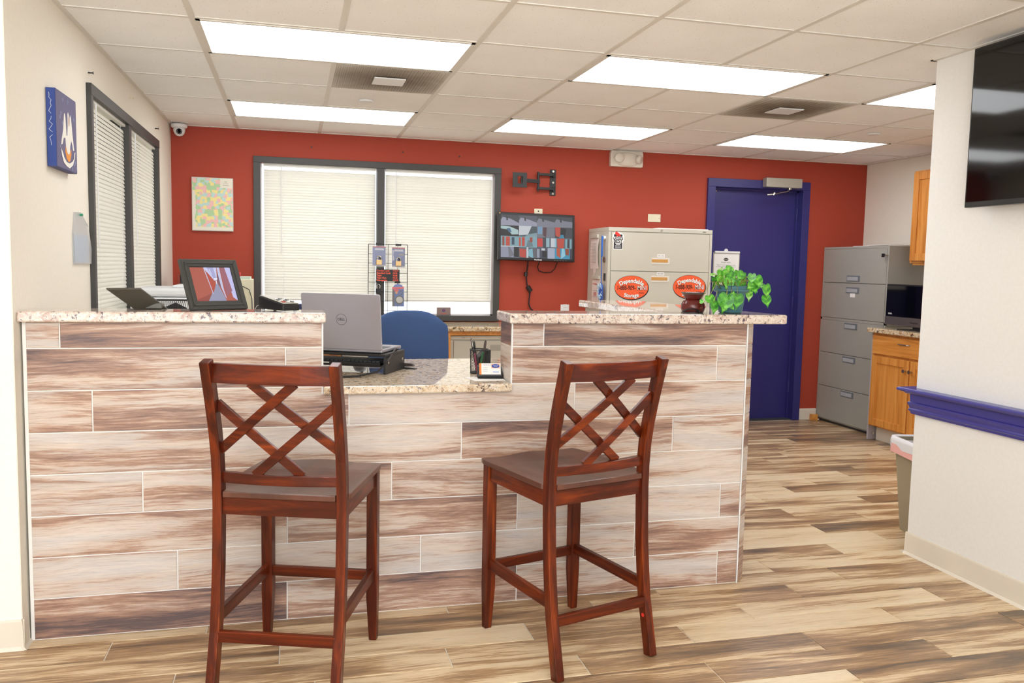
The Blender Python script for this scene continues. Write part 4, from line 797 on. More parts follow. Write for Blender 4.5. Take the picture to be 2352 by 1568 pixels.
# ------------------------------------------------------------------ on the cream left wall
def lwthing(name, label, cat, yw, z, off=0, group=None):
    t_ = thing(name, label, cat, group=group); t_.matrix_world = LWm() @ Matrix.Translation((off, yw+.645, z)) @ Matrix.Rotation(PI/2, 4, 'Z'); return t_   # local x along the wall (away), -y into room
t = lwthing('wall_canvas', 'blue canvas with a white pelican over an orange nest on the cream wall', 'painting', -.192, 1.718, .001)
B(0, .300, -.034, 0, 0, .298).build('canvas', mat('slate_blue_canvas', (78, 82, 124), .7, bump=(160, .2)), t, .002); B(-.0006, .0004, -.033, -.001, .002, .296).build('painted_edge', mat('royal_blue_edge', (42, 68, 142), .6), t)
sx_ = lambda u: u*.300; sz_ = lambda v: v*.298; W1, OR = (238, 236, 228), (232, 150, 62)
pol = [((104, 100, 134), [(.0, -.01), (1, -.01), (1, 1.01), (0, 1.01)]),
 (W1, [(.38, .74), (.42, .76), (.45, .70), (.47, .55), (.48, .46), (.52, .46), (.545, .60), (.55, .76), (.58, .80), (.62, .77), (.64, .60), (.655, .73), (.69, .78), (.73, .74), (.78, .55), (.84, .36), (.86, .30), (.80, .29), (.77, .36), (.72, .42), (.66, .34), (.62, .22), (.52, .20), (.44, .30), (.42, .42), (.34, .41), (.28, .32), (.21, .30), (.24, .38), (.32, .52)]),
 (OR, [(.42, .31), (.40, .22), (.46, .14), (.56, .10), (.64, .13), (.70, .22), (.70, .30), (.64, .24), (.56, .20), (.48, .24)]),
 (W1, [(.46, .26), (.50, .22), (.52, .28), (.56, .20), (.60, .27), (.64, .24), (.62, .40), (.48, .40)]),
 ((206, 120, 90), [(.60, .74), (.62, .70), (.62, .62), (.60, .60)]),
 (W1, [(.13, .29), (.19, .24), (.21, .16), (.30, .07), (.45, .01+.02), (.60, .02), (.76, .08), (.86, .18), (.90, .28), (.86, .19+.08), (.82, .18), (.74, .13), (.60, .09), (.45, .09), (.33, .14), (.26, .21), (.22, .23)])]
pol = [(c_, [(sx_(u), sz_(v*.96+.02)) for u, v in pl]) for c_, pl in pol]
picture('pelican_print', pol, lambda u, v, d: (u, -.0343-d, v), t, step=.0003, rough=.7)
sc = MB()
for (u, v) in ((.2, .72), (.15, .66), (.26, .60), (.84, .72), (.72, .05), (.80, .10), (.88, .14), (.92, .07), (.30, .90), (.55, .92)):
    sc.tube([(sx_(u), -.0352, sz_(v)), (sx_(u+.03), -.0352, sz_(v+.03)), (sx_(u+.02), -.0352, sz_(v-.03)), (sx_(u+.05), -.0352, sz_(v+.01))], .0010, 5)
tag(sc.build('white_scratches', flat((150, 156, 190)), t), kind='stuff')
sc = MB(); rs = random.Random(9); last = None
for v in range(8, 28): 
    if v in (12, 19): continue
    nx_ = -.016-rs.uniform(-.007, .007); sc.tube([(-.0012, last if last is not None else -.016, v*.010), (-.0012, nx_, v*.010+.010)], .0009, 5); last = nx_
tag(sc.build('edge_squiggle', flat((206, 212, 226)), t), kind='stuff')
t = lwthing('plastic_bag', 'clear bag with a folded light blue card pinned to the cream wall', 'bag', .145, 1.342)
B(.02, .25, -.006, -.003, .006, .125).build('blue_card', mat('light_blue_card', (180, 206, 232), .6), t, .002); MB().prism([(0, 0), (.29, 0), (.30, .07), (.25, .17), (.12, .225), (.03, .222), (.0, .13)], lambda u, v, d: (u, -d, v), .0015, .010).build('bag_film', BAGF, t)
for k in range(3): B(.05+.05*k, .09+.05*k, -.0065, -.006, .03+.02*k, .033+.02*k).build('print_line', flat((150, 170, 200)), t)
MB().tube([(.10, 0, .212), (.10, -.022, .214)], [.003, .006], 8).build('green_pin', mat('green_plastic', (40, 150, 110), .4), t)
for i, (yw, z) in enumerate(((.50, 2.215), (1.469, 2.279), (2.336, 2.239))):
    t = lwthing('curtain_hook', ('small hook above the near corner of the cream wall blinds', 'small hook high above the middle post of the cream wall blinds', 'small hook above the far corner of the cream wall blinds')[i], 'hook', yw, z, group='hooks above the cream wall window'); MB().tube([(0, 0, 0), (0, -.018, 0), (0, -.022, 0)], [.004, .003, .008], 8).build('hook', M_black if i != 1 else M_cream2, t)
# ------------------------------------------------------------------ office chair
t = thing('office_chair', 'blue upholstered office chair seen from behind the low desk', 'office chair', (1.02, .78, 0), math.radians(-4)); BF = mat('blue_upholstery', (58, 86, 134), .75, bump=(260, .3))
mb_ = MB(); nu, nv = 20, 14; vs = []
for side in (0, 1):
    for j in range(nv+1):
        v = j/nv; z = .56+v*.56
        for i in range(nu+1):
            u = -1+2*i/nu; hw2 = .222*(1-.10*abs(v-.35)**1.5)
            zt2 = z
            if v > .72: q = (v-.72)/.28; zt2 = z-.055*q*abs(u)**3.2
            if v < .2: hw2 *= .86+.14*v/.2
            if v > .9: hw2 *= 1-.16*((v-.9)/.1)**2
            vs.append((u*hw2, (-.012-.045*(1-u*u)*1.0 if side == 0 else .03-.03*(1-u*u))-.06*(v-.5)**2, zt2))
N1 = (nu+1)*(nv+1); fs = []
for j in range(nv):
    for i in range(nu): q = j*(nu+1)+i; fs += [(q, q+1, q+nu+2, q+nu+1), (N1+q, N1+q+nu+1, N1+q+nu+2, N1+q+1)]
for i in range(nu): q = nv*(nu+1)+i; fs += [(q, q+1, N1+q+1, N1+q), (i+1, i, N1+i, N1+i+1)]
for j in range(nv): q = j*(nu+1); e = q+nu; fs += [(q+nu+1, q, N1+q, N1+q+nu+1), (e, e+nu+1, N1+e+nu+1, N1+e)]
mb_.add(vs, fs); mb_.build('backrest', BF, t, .012, True)
sb = loft([rring(.20, .20, .06, .44), rring(.235, .235, .08, .46), rring(.24, .24, .08, .50), rring(.215, .215, .08, .525)], None, True, True); sb.v = [(x, y+.22, z) for x, y, z in sb.v]; sb.build('seat', BF, t, 0, True)
MB().sweep([(0, -.03, .70), (0, -.035, .45), (0, .10, .43)], .06, .012, (1, 0, 0)).build('back_bar', M_black, t); MB().lathe([(.028, .10), (.028, .30), (.018, .30), (.018, .44)], 0, .22, 16).build('gas_column', M_black, t)
for k in range(5):
    q = 2*PI*k/5+.3; dx, dy = math.cos(q), math.sin(q); o = MB().sweep([(0, .22, .10), (dx*.28, .22+dy*.28, .065)], .045, .025, (0, 0, 1)).build('base_leg', M_black, t, .004); MB().tube([(dx*.28-dy*.02, .22+dy*.28+dx*.02, .028), (dx*.28+dy*.02, .22+dy*.28-dx*.02, .028)], .027, 14).build('caster', M_black, o)
# ------------------------------------------------------------------ on the low desk
LZ = .9052; RZ = math.radians(-27.3)
t = thing('laptop_riser', 'black metal laptop riser with white bolt heads on the low desk', 'riser', (.779, -.290, LZ), RZ)
B(-.46, 0, 0, .232, .074, .086).build('top_plate', M_blackm, t, .002); B(-.010, 0, .0, .232, 0, .074).build('side_panel', M_blackm, t, .0015); B(-.46, -.450, .0, .232, 0, .074).build('side_panel', M_blackm, t, .0015); B(-.45, -.01, .03, .22, .026, .034).build('lower_shelf', M_blackm, t)
for y_ in (.03, .20): MB().tube([(0, y_, .048), (.003, y_, .048)], .0065, 12).build('bolt_head', M_chrome, t)
t = thing('keyboard', 'black keyboard tucked on the shelf of the laptop riser', 'keyboard', (.779, -.290, LZ+.0345), RZ); B(-.42, -.03, .012, .16, 0, .012).build('body', M_black, t, .002); kk = MB()
for r in range(5):
    for k in range(20): kk.box(-.412+k*.019, -.412+k*.019+.016, .022+r*.026, .022+r*.026+.022, .012, .019)
tag(kk.build('keys', mat('dark_keys', (44, 46, 50), .4), t), kind='stuff'); B(-.42, -.26, .0105, .012, .004, .008).build('white_strip', M_paper, t)
t = thing('laptop', 'silver laptop with round logo on its lid, on the black riser', 'laptop', (.779, -.290, LZ+.0865), RZ)
B(-.375, -.022, .015, .250, .002, .016).build('base', M_silver, t, .004); B(-.36, -.036, .06, .16, .0158, .0168).build('key_deck', M_black, t)
LT = math.radians(7); sL = lambda x, h, d: (x, .018-h*math.sin(LT)-d*math.cos(LT), .014+h*math.cos(LT)-d*math.sin(LT))
rl = [(-.378, .0), (-.020, .0), (-.020, .232), (-.026, .238), (-.372, .238), (-.378, .232)]
MB().prism(rl, sL, 0, .006).build('lid', M_silver, t, .0015)
MB().prism([(-.368, .012), (-.030, .012), (-.030, .230), (-.368, .230)], sL, -.0008, -.0002).build('screen', M_gloss, t)
lg = flat((92, 92, 98), .3); MR = MB(); n_ = 44
vs = [sL(-.198+r*math.cos(2*PI*k/n_), .128+r*math.sin(2*PI*k/n_), .0064) for r in (.0225, .0245) for k in range(n_)]; MR.add(vs, [(k, (k+1) % n_, n_+(k+1) % n_, n_+k) for k in range(n_)]).build('logo_ring', lg, t)
p_ = sL(-.198, .128, .0066); text('DELL', .0155, lg, t, p_, rot=(PI/2-(-LT), 0, 0), bold=.0003, sx=1.0)
tag(MB().tube([(.845, -.115, .997), (.838, -.15, 1.0), (.815, -.21, .985), (.785, -.318, .965), (.74, -.345, .925), (.66, -.36, .910), (.56, -.37, .909)], .0042, 8).build('charging_cable', M_black), 'black charging cable looping down from the laptop to the desk', 'cable')
t = thing('computer_mouse', 'small grey computer mouse behind the laptop riser', 'mouse', (.70, .06, LZ), .2); MB().add([(.030*math.cos(q)*math.cos(p), .052*math.sin(q)*math.cos(p), .034*math.sin(p)) for p in [k*PI/16 for k in range(9)] for q in [j*2*PI/20 for j in range(20)]], [(20*i+j, 20*i+(j+1) % 20, 20*(i+1)+(j+1) % 20, 20*(i+1)+j) for i in range(8) for j in range(20)]+[tuple(range(20))[::-1]]).build('shell', mat('mouse_grey', (176, 180, 184), .4), t, smooth=True); MB().tube([(-.004, -.030, .028), (.004, -.030, .028)], .009, 12).build('scroll_wheel', M_greyh, t)
t = thing('stapler', 'black stapler lying to the right of the laptop riser', 'stapler', (.900, -.085, LZ), math.radians(-40)); t.scale = (.6, .7, .7); MB().hexa([(-.06, -.017, 0), (.075, -.017, 0), (.075, .017, 0), (-.06, .017, 0), (-.06, -.017, .008), (.075, -.014, .006), (.075, .014, .006), (-.06, .017, .008)]).build('base', M_black, t, .002); MB().hexa([(-.055, -.015, .012), (.060, -.013, .018), (.060, .013, .018), (-.055, .015, .012), (-.055, -.015, .036), (.045, -.011, .036), (.045, .011, .036), (-.055, .015, .036)]).build('arm', mat('brown_black_plastic', (70, 60, 56), .4), t, .004)
t = thing('pen_cup', 'black wire mesh pen cup on the low desk', 'pen cup', (1.185, -.275, LZ)); M_mesh = MB()
def meshcup(r0, r1, h_, n_=40, m_=22):
    mb_ = MB()
    for k in range(n_):
        for sgn in (-1, 1):
            P = []
            for j in range(5): u = j/4; q = 2*PI*k/n_+sgn*u*1.25; r = r0+(r1-r0)*u; P.append((r*math.cos(q), r*math.sin(q), .004+h_*u))
            mb_.tube(P, .00055, 3)
    return mb_
tag(meshcup(.038, .041, .098).build('mesh_wall', M_blackm, t), kind='stuff'); MB().lathe([(.0415, .100), (.0430, .103), (.0415, .106), (.0400, .103)], n=32, caps=False).build('rim', M_blackm, t, smooth=True); MB().lathe([(.039, 0), (.039, .006)], n=28).build('base', M_blackm, t)
for i, (p0, p1, r_, m_, lab) in enumerate((((-.01, .0, .01), (-.035, .008, .150), .0045, M_black, 'black clip pen leaning left in the mesh cup'), ((-.005, .01, .01), (-.022, .012, .140), .0040, M_black, 'short black pen beside the clip pen in the mesh cup'), ((.01, -.005, .01), (.028, .004, .143), .0055, mat('brown_pen', (70, 58, 50), .4), 'dark brown pen leaning right in the mesh cup'), ((.0, .0, .01), (.012, -.02, .095), .005, mat('green_pen', (60, 130, 80), .4), 'green pen down inside the mesh cup'), ((-.012, -.01, .01), (-.025, -.018, .090), .004, mat('pink_pen', (180, 80, 110), .4), 'pink pen down inside the mesh cup'))):
    g0 = thing('pen', lab, 'pen', (1.185, -.275, LZ), group='pens in the mesh cup'); P0, P1 = Vector(p0), Vector(p1); MB().tube([P0, P0.lerp(P1, .93), P1], [r_, r_, r_*.6], 10).build('barrel', m_, g0)
    if i == 0: MB().tube([P1, P1+(P1-P0).normalized()*.008], .0022, 8).build('button', M_chrome, g0); MB().sweep([P1+Vector((0, -.006, -.002)), P1+Vector((.006, -.006, -.035))], .003, .0015).build('clip', M_chrome, g0)
tag(MB().prism([(0, 0), (.055, 0), (.055, .096), (.038, .100), (0, .062)], lambda u, v, d: (u, d, v), -.02, .05).build('desk_file_holder', M_black, None, .002, loc=(1.193, -.205, LZ)), 'black angular holder behind the pen cup at the tiled side wall', 'holder')
t = thing('business_card_holder', 'black business card holder on the low desk in front of the pen cup', 'card holder', (1.194, -.435, LZ+.0012), math.radians(-7))
MB().hexa([(-.052, -.030, 0), (.052, -.030, 0), (.050, .022, 0), (-.050, .022, 0), (-.052, -.034, .016), (.052, -.034, .016), (.050, .020, .030), (-.050, .020, .030)]).build('base', M_black, t, .004); MB().box(-.050, -.046, -.02, .03, .0, .050).build('side', M_black, t, .001); MB().hexa([(.047, -.03, 0), (.052, -.03, 0), (.052, .03, 0), (.047, .03, 0), (.047, -.03, .018), (.052, -.03, .018), (.052, .034, .052), (.047, .034, .052)]).build('side', M_black, t, .001)
t2 = thing('business_card_stack', 'stack of white business cards with blue oval and orange edge', 'business cards', (1.194, -.435, LZ+.0012), math.radians(-7)); tl = math.radians(24)
cf = lambda u, v, d: (u, -.030+v*math.sin(tl)-d*math.cos(tl), .015+v*math.cos(tl)+d*math.sin(tl)); cr = [(-.0445, 0), (.0445, 0), (.0445, .051), (-.0445, .051)]
MB().prism(cr, cf, -.014, 0).build('cards', M_paper, t2); MB().prism([(-.0445, 0), (-.036, 0), (-.036, .051), (-.0445, .051)], cf, .0002, .0005).build('orange_edge', flat((238, 130, 60)), t2)
MB().prism([(.006, .030), (.040, .030), (.040, .048), (.006, .048)], cf, .0002, .0005).build('orange_flourish', flat((240, 170, 120)), t2); MB().prism(ell(.023, .039, .0165, .0085, 24), cf, .0005, .0009).build('blue_oval', flat((38, 76, 170)), t2)
rt = (PI/2-tl, 0, 0)
text('Dependable Storage', .0042, flat((60, 90, 170)), t2, cf(-.030, .044, .0008), rot=rt, align='LEFT'); text('Dependable', .0045, flat((240, 240, 240)), t2, cf(.024, .041, .0012), rot=rt); text('Storage', .0045, flat((240, 240, 240)), t2, cf(.024, .036, .0012), rot=rt)
for k in range(3): MB().prism([(-.030, .030-.007*k), (-.010, .030-.007*k), (-.010, .0315-.007*k), (-.030, .0315-.007*k)], cf, .0003, .0005).build('print_line', flat((170, 180, 205)), t2)
MB().prism([(.012, .012), (.036, .012), (.036, .015), (.012, .015)], cf, .0003, .0005).build('print_line', flat((120, 150, 210)), t2)
tag(MB().prism([(1.092, -.400), (1.245, -.420), (1.243, -.515), (1.115, -.520)], lambda u, v, d: (u, v, d), LZ, LZ+.0010).build('paper_sheet', M_paper), 'white sheet of paper on the low desk under the card holder', 'paper')
# ------------------------------------------------------------------ wire display rack on the back counter
RX0, RY, RT = .972, 2.80, 1.520
t = thing('display_rack', 'black wire grid display rack standing on the back counter by the window', 'rack', (1.123, RY, .906)); rx = lambda px: (px-891)/90*.303; rz = lambda py: RT-(py-561.5)/303-.906
for k in range(5): MB().tube([(-.151+k*.0757, 0, 0 if k in (0, 4) else .05), (-.151+k*.0757, 0, RT-.906)], .0028 if k in (0, 4) else .0018, 6).build('wire', M_black, t)
for k in range(9): MB().tube([(-.151, -.002, RT-.906-.0735*k), (.151, -.002, RT-.906-.0735*k)], .0024 if k == 0 else .0018, 6).build('wire', M_black, t)
for s in (-1, 1): MB().sweep([(s*.151, -.14, .004), (s*.151, .14, .004)], .012, .006, (0, 0, 1)).build('foot', M_black, t)
def hookpeg(x, z): MB().sweep([(x, -.004, z), (x, -.05, z-.002)], .010, .006, (0, 0, 1)).box(x-.022, x+.022, -.010, -.002, z-.004, z+.012).build('hook', M_black, t)
for (px_, py_) in ((869.5, 562), (914.5, 563), (913, 651), (869, 649)): hookpeg(rx(px_), rz(py_))
CB = mat('blister_card_blue', (92, 110, 176), .4); BR = mat('brass', (214, 178, 124), .35, .3)
def blister(px_, py_, lab, dk):
    q = thing('padlock_pack', lab, 'padlock', (1.123+rx(px_), RY-.034, .906+rz(py_)), group='padlocks in blister packs'); f3 = lambda u, v, d: (u, -d, v)
    MB().prism([(-.050, -.078), (.050, -.078), (.050, .075), (-.050, .075)], f3, 0, .0012).build('card', CB, q)
    MB().prism([(-.050, .066), (.050, .066), (.050, .075), (-.050, .075)], f3, .0013, .0018).build('red_strip', flat((206, 70, 84)), q); MB().prism([(-.050, -.078), (.050, -.078), (.050, -.066), (-.050, -.066)], f3, .0013, .0018).build('grey_strip', flat((190, 190, 196)), q)
    MB().prism([(-.036, .046), (.040, .044), (.034, .060), (-.028, .060)], f3, .0013, .0017).build('white_print', flat((212, 214, 226)), q)
    if dk: MB().prism([(-.046, -.03), (-.046, .060), (-.034, .050), (-.040, .02), (-.030, -.02)], f3, .0013, .0017).build('white_print', flat((210, 212, 222)), q); MB().prism([(.0, .012), (.044, .010), (.044, .03), (.008, .03)], f3, .0013, .0017).build('grey_print', flat((140, 142, 150)), q)
    MB().box(-.021, .021, -.016, -.002, -.067, -.030).build('lock_body', BR, q, .002); MB().tube([(-.014, -.009, -.032), (-.015, -.009, -.014), (-.009, -.009, -.003), (0, -.009, 0), (.009, -.009, -.003), (.015, -.009, -.014), (.014, -.009, -.032)], .0042, 8).build('shackle', M_chrome, q); MB().box(.0, .018, -.0125, -.006, -.026, -.008).build('keys', M_black, q, .003)
    MB().prism([(-.060, -.086), (.060, -.086), (.060, .082), (-.060, .082)], f3, .0022, .0028).build('plastic_cover', PLASTIC, q); return q
blister(869.5, 589, 'brass padlock in blue blister pack, upper left of the rack', False); blister(913.8, 591, 'brass padlock in blue blister pack, upper right of the rack', True)
q = thing('price_sign', 'black price sign with orange lettering in the middle of the rack', 'sign', (1.123+rx(890.8), RY-.012, .906+rz(634))); B(-.090, .090, -.002, 0, -.046, .046).build('board', M_black, q)
for k, (l_, r_) in enumerate((('Combo Lock', '$15.75'), ('Standard Lock', '$9.75'), ('Tape', '$2.08'), ('Tape Gun', '$3.18'), ('Newsprint', '$15.75'))):
    z = .036-.0185*k; text(l_, .0185, flat((244, 92, 62), .5), q, (-.087, -.0028, z), align='LEFT', bold=.0006); text(r_, .0175, flat((244, 92, 62), .5), q, (.037, -.0028, z), align='LEFT', bold=.0006, sx=.9)
q = thing('padlock', 'black padlock with steel shackle hanging low on the left of the rack', 'padlock', (1.123+rx(868.8), RY-.02, .906+rz(664))); MB().box(-.019, .019, -.012, .006, -.040, -.003).build('lock_body', M_black, q, .003); MB().tube([(-.012, -.003, -.005), (-.012, -.003, .018), (-.006, -.003, .029), (.006, -.003, .029), (.012, -.003, .018), (.012, -.003, -.005)], .004, 8).build('shackle', M_chrome, q)
q = thing('flashlight_pack', 'round pocket light on a blue and red card, lower right of the rack', 'light', (1.123+rx(913.5), RY-.034, .906+rz(680))); f3 = lambda u, v, d: (u, -d, v)
MB().prism([(-.044, -.088), (.048, -.088), (.046, .035), (.044, .055), (.030, .078), (.0, .088), (-.026, .080), (-.044, .056)], f3, 0, .0012).build('card', mat('card_royal_blue', (44, 96, 186), .4), q); MB().prism([(-.046, .044), (.046, .050), (.046, .066), (-.046, .062)], f3, .0014, .0018).build('red_strip', flat((222, 60, 66)), q); MB().prism([(-.030, .028), (.004, .030), (.004, .044), (-.030, .044)], f3, .0014, .0018).build('red_tag', flat((232, 60, 70)), q)
MB().prism([(-.044, -.088), (-.026, -.088), (-.028, .040), (-.044, .044)], f3, .0014, .0018).build('dark_strip', flat((50, 54, 66)), q); MB().prism(ell(-.012, .020, .010, .010, 18), f3, .0014, .0018).build('price_dot', flat((246, 160, 60)), q)
o = MB().lathe([(.033, 0), (.033, .016), (.026, .016), (.026, .012)], n=28); o.v = [(x+.010, -.002-z, y-.036) for x, y, z in o.v]; o.build('lamp_ring', M_black, q); o = MB().lathe([(.026, .009), (.026, .0125)], n=28); o.v = [(x+.010, -.002-z, y-.036) for x, y, z in o.v]; o.build('lamp_lens', M_chrome, q)
MB().tube([(.020, -.008, .002), (.034, -.008, .012), (.036, -.008, .030), (.024, -.008, .036), (.012, -.008, .030)], .003, 8).build('carry_hook', M_black, q); MB().prism([(-.050, -.092), (.052, -.092), (.052, .05), (.03, .086), (-.03, .086), (-.050, .05)], f3, .0200, .0205).build('plastic_cover', PLASTIC, q)
# ------------------------------------------------------------------ left counter: frame, card terminal, tablet, tray
TZ = 1.1835
t = thing('picture_frame', 'black digital picture frame showing a red storage corridor', 'picture frame', (.045, -.580, TZ+.001)); t.matrix_world = Matrix.Translation((.045, -.580, TZ+.004)) @ Matrix.Rotation(math.radians(35), 4, 'Z') @ Matrix.Rotation(math.radians(-25), 4, 'X')
FW, FH = .232, .202; M_fr = mat('charcoal_frame', (58, 58, 56), .45)
for (poly) in ([(0, 0), (FW, 0), (FW-.032, .032), (.032, .032)], [(FW, 0), (FW, FH), (FW-.032, FH-.030), (FW-.032, .032)], [(FW, FH), (0, FH), (.032, FH-.030), (FW-.032, FH-.030)], [(0, FH), (0, 0), (.032, .032), (.032, FH-.030)]):
    pc = (sum(p[0] for p in poly)/4, sum(p[1] for p in poly)/4); i_ = lambda s: [(p[0]+(pc[0]-p[0])*s, p[1]+(pc[1]-p[1])*s) for p in poly]
    MB().prism(poly, lambda u, v, d: (u, -d, v), -.010, .006).build('frame_side', M_fr, t, .0015)
for (r_, d_) in (((.014, .014, FW-.014, FH-.013), .009),):
    a0, b0, a1, b1 = r_; MB().box(a0, a1, -d_, -.005, b0, b0+.006).box(a0, a1, -d_, -.005, b1-.006, b1).box(a0, a0+.006, -d_, -.005, b0, b1).box(a1-.006, a1, -d_, -.005, b0, b1).build('inner_moulding', M_fr, t, .001)
B(.01, FW-.01, -.002, .004, .01, FH-.01).build('backing', M_black, t)
u_ = lambda u, v: (.034+u*(FW-.068), .034+v*(FH-.066))
hall = [((176, 88, 72), [(0, 0), (1, 0), (1, 1), (0, 1)]), ((202, 204, 240), [(.33, 1), (.66, 1), (.60, .62), (.52, .60)]), ((168, 168, 214), [(.42, 1), (.58, 1), (.60, .62), (.54, .62)]), ((226, 228, 250), [(.46, .95), (.50, .78), (.51, .78), (.48, .95)]), ((150, 152, 180), [(.27, 0), (.72, 0), (.61, .48), (.57, .55), (.53, .48)]),
 ((150, 70, 60), [(.0, 0), (.27, 0), (.40, .23), (.0, .04)]), ((182, 76, 58), [(.40, .86), (.52, .62), (.54, .48), (.44, .24), (.38, .30)]), ((200, 196, 226), [(.33, .98), (.355, .97), (.432, .22), (.418, .19)]), ((198, 198, 230), [(.67, 1), (.73, 1), (.715, .3), (.735, .06), (.71, .10), (.645, .5)]), ((120, 80, 100), [(.60, .64), (.66, .85), (.66, .40), (.60, .50)]), ((196, 196, 240), [(.84, 1), (1, 1), (1, 0), (.90, .1)]), ((158, 96, 110), [(.74, 1), (.86, 1), (.92, .30), (.75, .12)]), ((232, 236, 252), [(.53, .68), (.62, .68), (.60, .62), (.54, .62)]), ((226, 230, 250), [(.555, .60), (.585, .60), (.582, .50), (.560, .50)])]
picture('corridor_image', [(c_, [u_(*p) for p in pl]) for c_, pl in hall], lambda u, v, d: (u, -d, v), t, emit=.75, base_off=.0024, step=.00008)
tag(MB().tube([(.10, .01, .15), (.10, .060, .050), (.10, .075, .037)], .003, 6).build('easel_leg', M_black, t), None)
t = thing('card_terminal', 'black credit card terminal with keypad on the left counter', 'card terminal', (.352, -.500, TZ+.005), math.radians(-57.5)); # +x towards its front end
MB().hexa([(-.085, -.038, .0), (.085, -.036, .0), (.085, .036, .0), (-.085, .038, .0), (-.085, -.038, .050), (.085, -.036, .024), (.085, .036, .024), (-.085, .038, .050)]).build('body', M_black, t, .004)
MB().hexa([(-.080, -.034, .0505), (.082, -.033, .0255), (.082, .033, .0255), (-.080, .034, .0505), (-.080, -.034, .0525), (.082, -.033, .0275), (.082, .033, .0275), (-.080, .034, .0525)]).build('faceplate', M_steel, t, .001)
for r in range(4):
    for k in range(3): x = .00+r*.018; z = .0525-(x+.08)/.162*.025; MB().box(x, x+.011, -.024+k*.018, -.024+k*.018+.013, z-.001, z+.003).build('key', (M_whitep, mat('key_grey', (120, 124, 120), .5), mat('key_red', (200, 90, 80), .5))[2 if (r == 3 and k == 0) else (k+r) % 2], t, .001)
B(.083, .0856, -.028, .028, .006, .009).build('card_slot', M_gloss, t)
for sx in (-.07, .07):
    for sy in (-.025, .025): MB().tube([(sx, sy, -.005), (sx, sy, .001)], .006, 8).build('foot', M_whitep, t)
tag(MB().tube([(.30, -.44, TZ+.006), (.285, -.445, TZ+.020), (.27, -.455, TZ+.016), (.262, -.46, TZ+.003)], .0012, 6).build('thin_cord', mat('clear_cord', (190, 180, 170), .3)), 'thin clear cord beside the card terminal', 'cord')
t = thing('tablet', 'black tablet leaning on its stand, seen from behind, at the left counter', 'tablet', (0, 0, 0)); Mx = Matrix.Translation((-.265, -.40, TZ+.004))
def TP(u, v, d): # u along bottom edge, v up the back, d thickness
    p = Vector((.0, .0, .0))+Vector((.110, .045, 0))*u+Vector((-.078, -.105, .080))*v; n_ = Vector((.110, .045, 0)).cross(Vector((-.078, -.105, .080))).normalized(); p = p+n_*d; return (p.x-.155+.020+0, p.y-.430+.42, p.z)
t.location = (-.030, -.440, TZ+.002)
MB().prism([(0, .0), (1, .0), (1, 1), (0, 1)], TP, 0, .010).build('back_shell', mat('graphite_shell', (74, 70, 60), .4), t, .003); MB().prism([(.03, .04), (.97, .04), (.97, .96), (.03, .96)], TP, -.001, -.0002).build('screen', M_gloss, t)
MB().prism([(-.08, 0), (.02, 0), (.02, .02), (-.10, .034)], lambda u, v, d: (u-.06, d-.012, v), 0, .05).build('stand', mat('graphite_stand', (92, 88, 78), .4), t, .003)
t = thing('mesh_tray', 'black wire mesh desk tray behind the tablet', 'tray', (-.09, -.02, .905)); zt0 = 1.20-.905
MB().box(-.09, .10, -.02, -.015, 0, .006).box(-.09, .10, .16, .165, 0, .006).box(-.09, -.085, -.02, .165, 0, .006).box(.095, .10, -.02, .165, 0, .006).build('base_frame', M_black, t)
mm = MB()
for k in range(26): x = -.09+k*.0076; mm.tube([(x, -.02, .006), (min(x+.05, .10), -.02, zt0)], .0009, 4).tube([(x, -.02, .006), (max(x-.05, -.09), -.02, zt0)], .0009, 4)
tag(mm.build('mesh_wall', M_black, t), kind='stuff'); MB().tube([(-.09, -.02, zt0), (.10, -.02, zt0), (.118, .0, zt0-.03), (.118, .16, zt0-.03)], .004, 6).tube([(-.09, -.02, 0), (-.09, -.02, zt0)], .004, 6).tube([(.10, -.02, 0), (.10, -.02, zt0)], .004, 6).tube([(.122, -.02, 0), (.122, -.02, zt0)], .004, 6).build('rim', M_black, t)
MB().prism([(-.06, .0), (.055, .0), (.055, zt0-.035), (.01, zt0-.012), (-.06, zt0-.045)], lambda u, v, d: (u, d, v), .02, .03).build('divider', M_black, t)
# printer and organiser behind the left counter
t = thing('printer', 'large white office printer by the cream wall behind the left counter', 'printer', (-.185, 1.22, .906)); PW = mat('printer_white', (226, 228, 230), .45)
B(-.235, .235, -.24, .24, 0, .135).build('body', PW, t, .01); B(-.242, .242, -.25, .24, .14, .185).build('middle_band', PW, t, .008); B(-.238, .238, -.25, .24, .19, .262).build('scanner_unit', PW, t, .008); B(-.235, .235, -.245, .24, .265, .310).build('document_lid', PW, t, .014)
B(-.238, -.150, -.2515, -.249, .195, .250).build('side_panel', mat('printer_grey_line', (214, 216, 220), .45), t, .001); B(-.05, .20, -.10, .20, .310, .324).build('feeder', PW, t, .006)
tag(MB().hexa([(-.05, .60, 0), (.12, .60, 0), (.12, .72, 0), (-.05, .72, 0), (-.05, .60, .03), (.12, .60, .03), (.12, .72, .03), (-.05, .72, .03)]).build('office_supply_box', mat('tan_box', (214, 178, 128), .6), None, loc=(-.04, -.45, 1.135-.23)), 'low tan box behind the left counter, half hidden by the picture frame', 'box')
t = thing('file_organiser', 'red-brown wooden file organiser in the corner behind the picture frame', 'organiser', (-.17, 2.62, .906))
for x in (-.205, .18): B(x, x+.018, -.14, .10, 0, .36).build('side', mat('red_brown_organiser', (140, 46, 24), .45), t, .002)
B(-.20, .19, .08, .10, 0, .34).build('back', MATS['red_brown_organiser'], t); B(-.20, .19, -.14, .10, 0, .015).build('bottom', MATS['red_brown_organiser'], t)
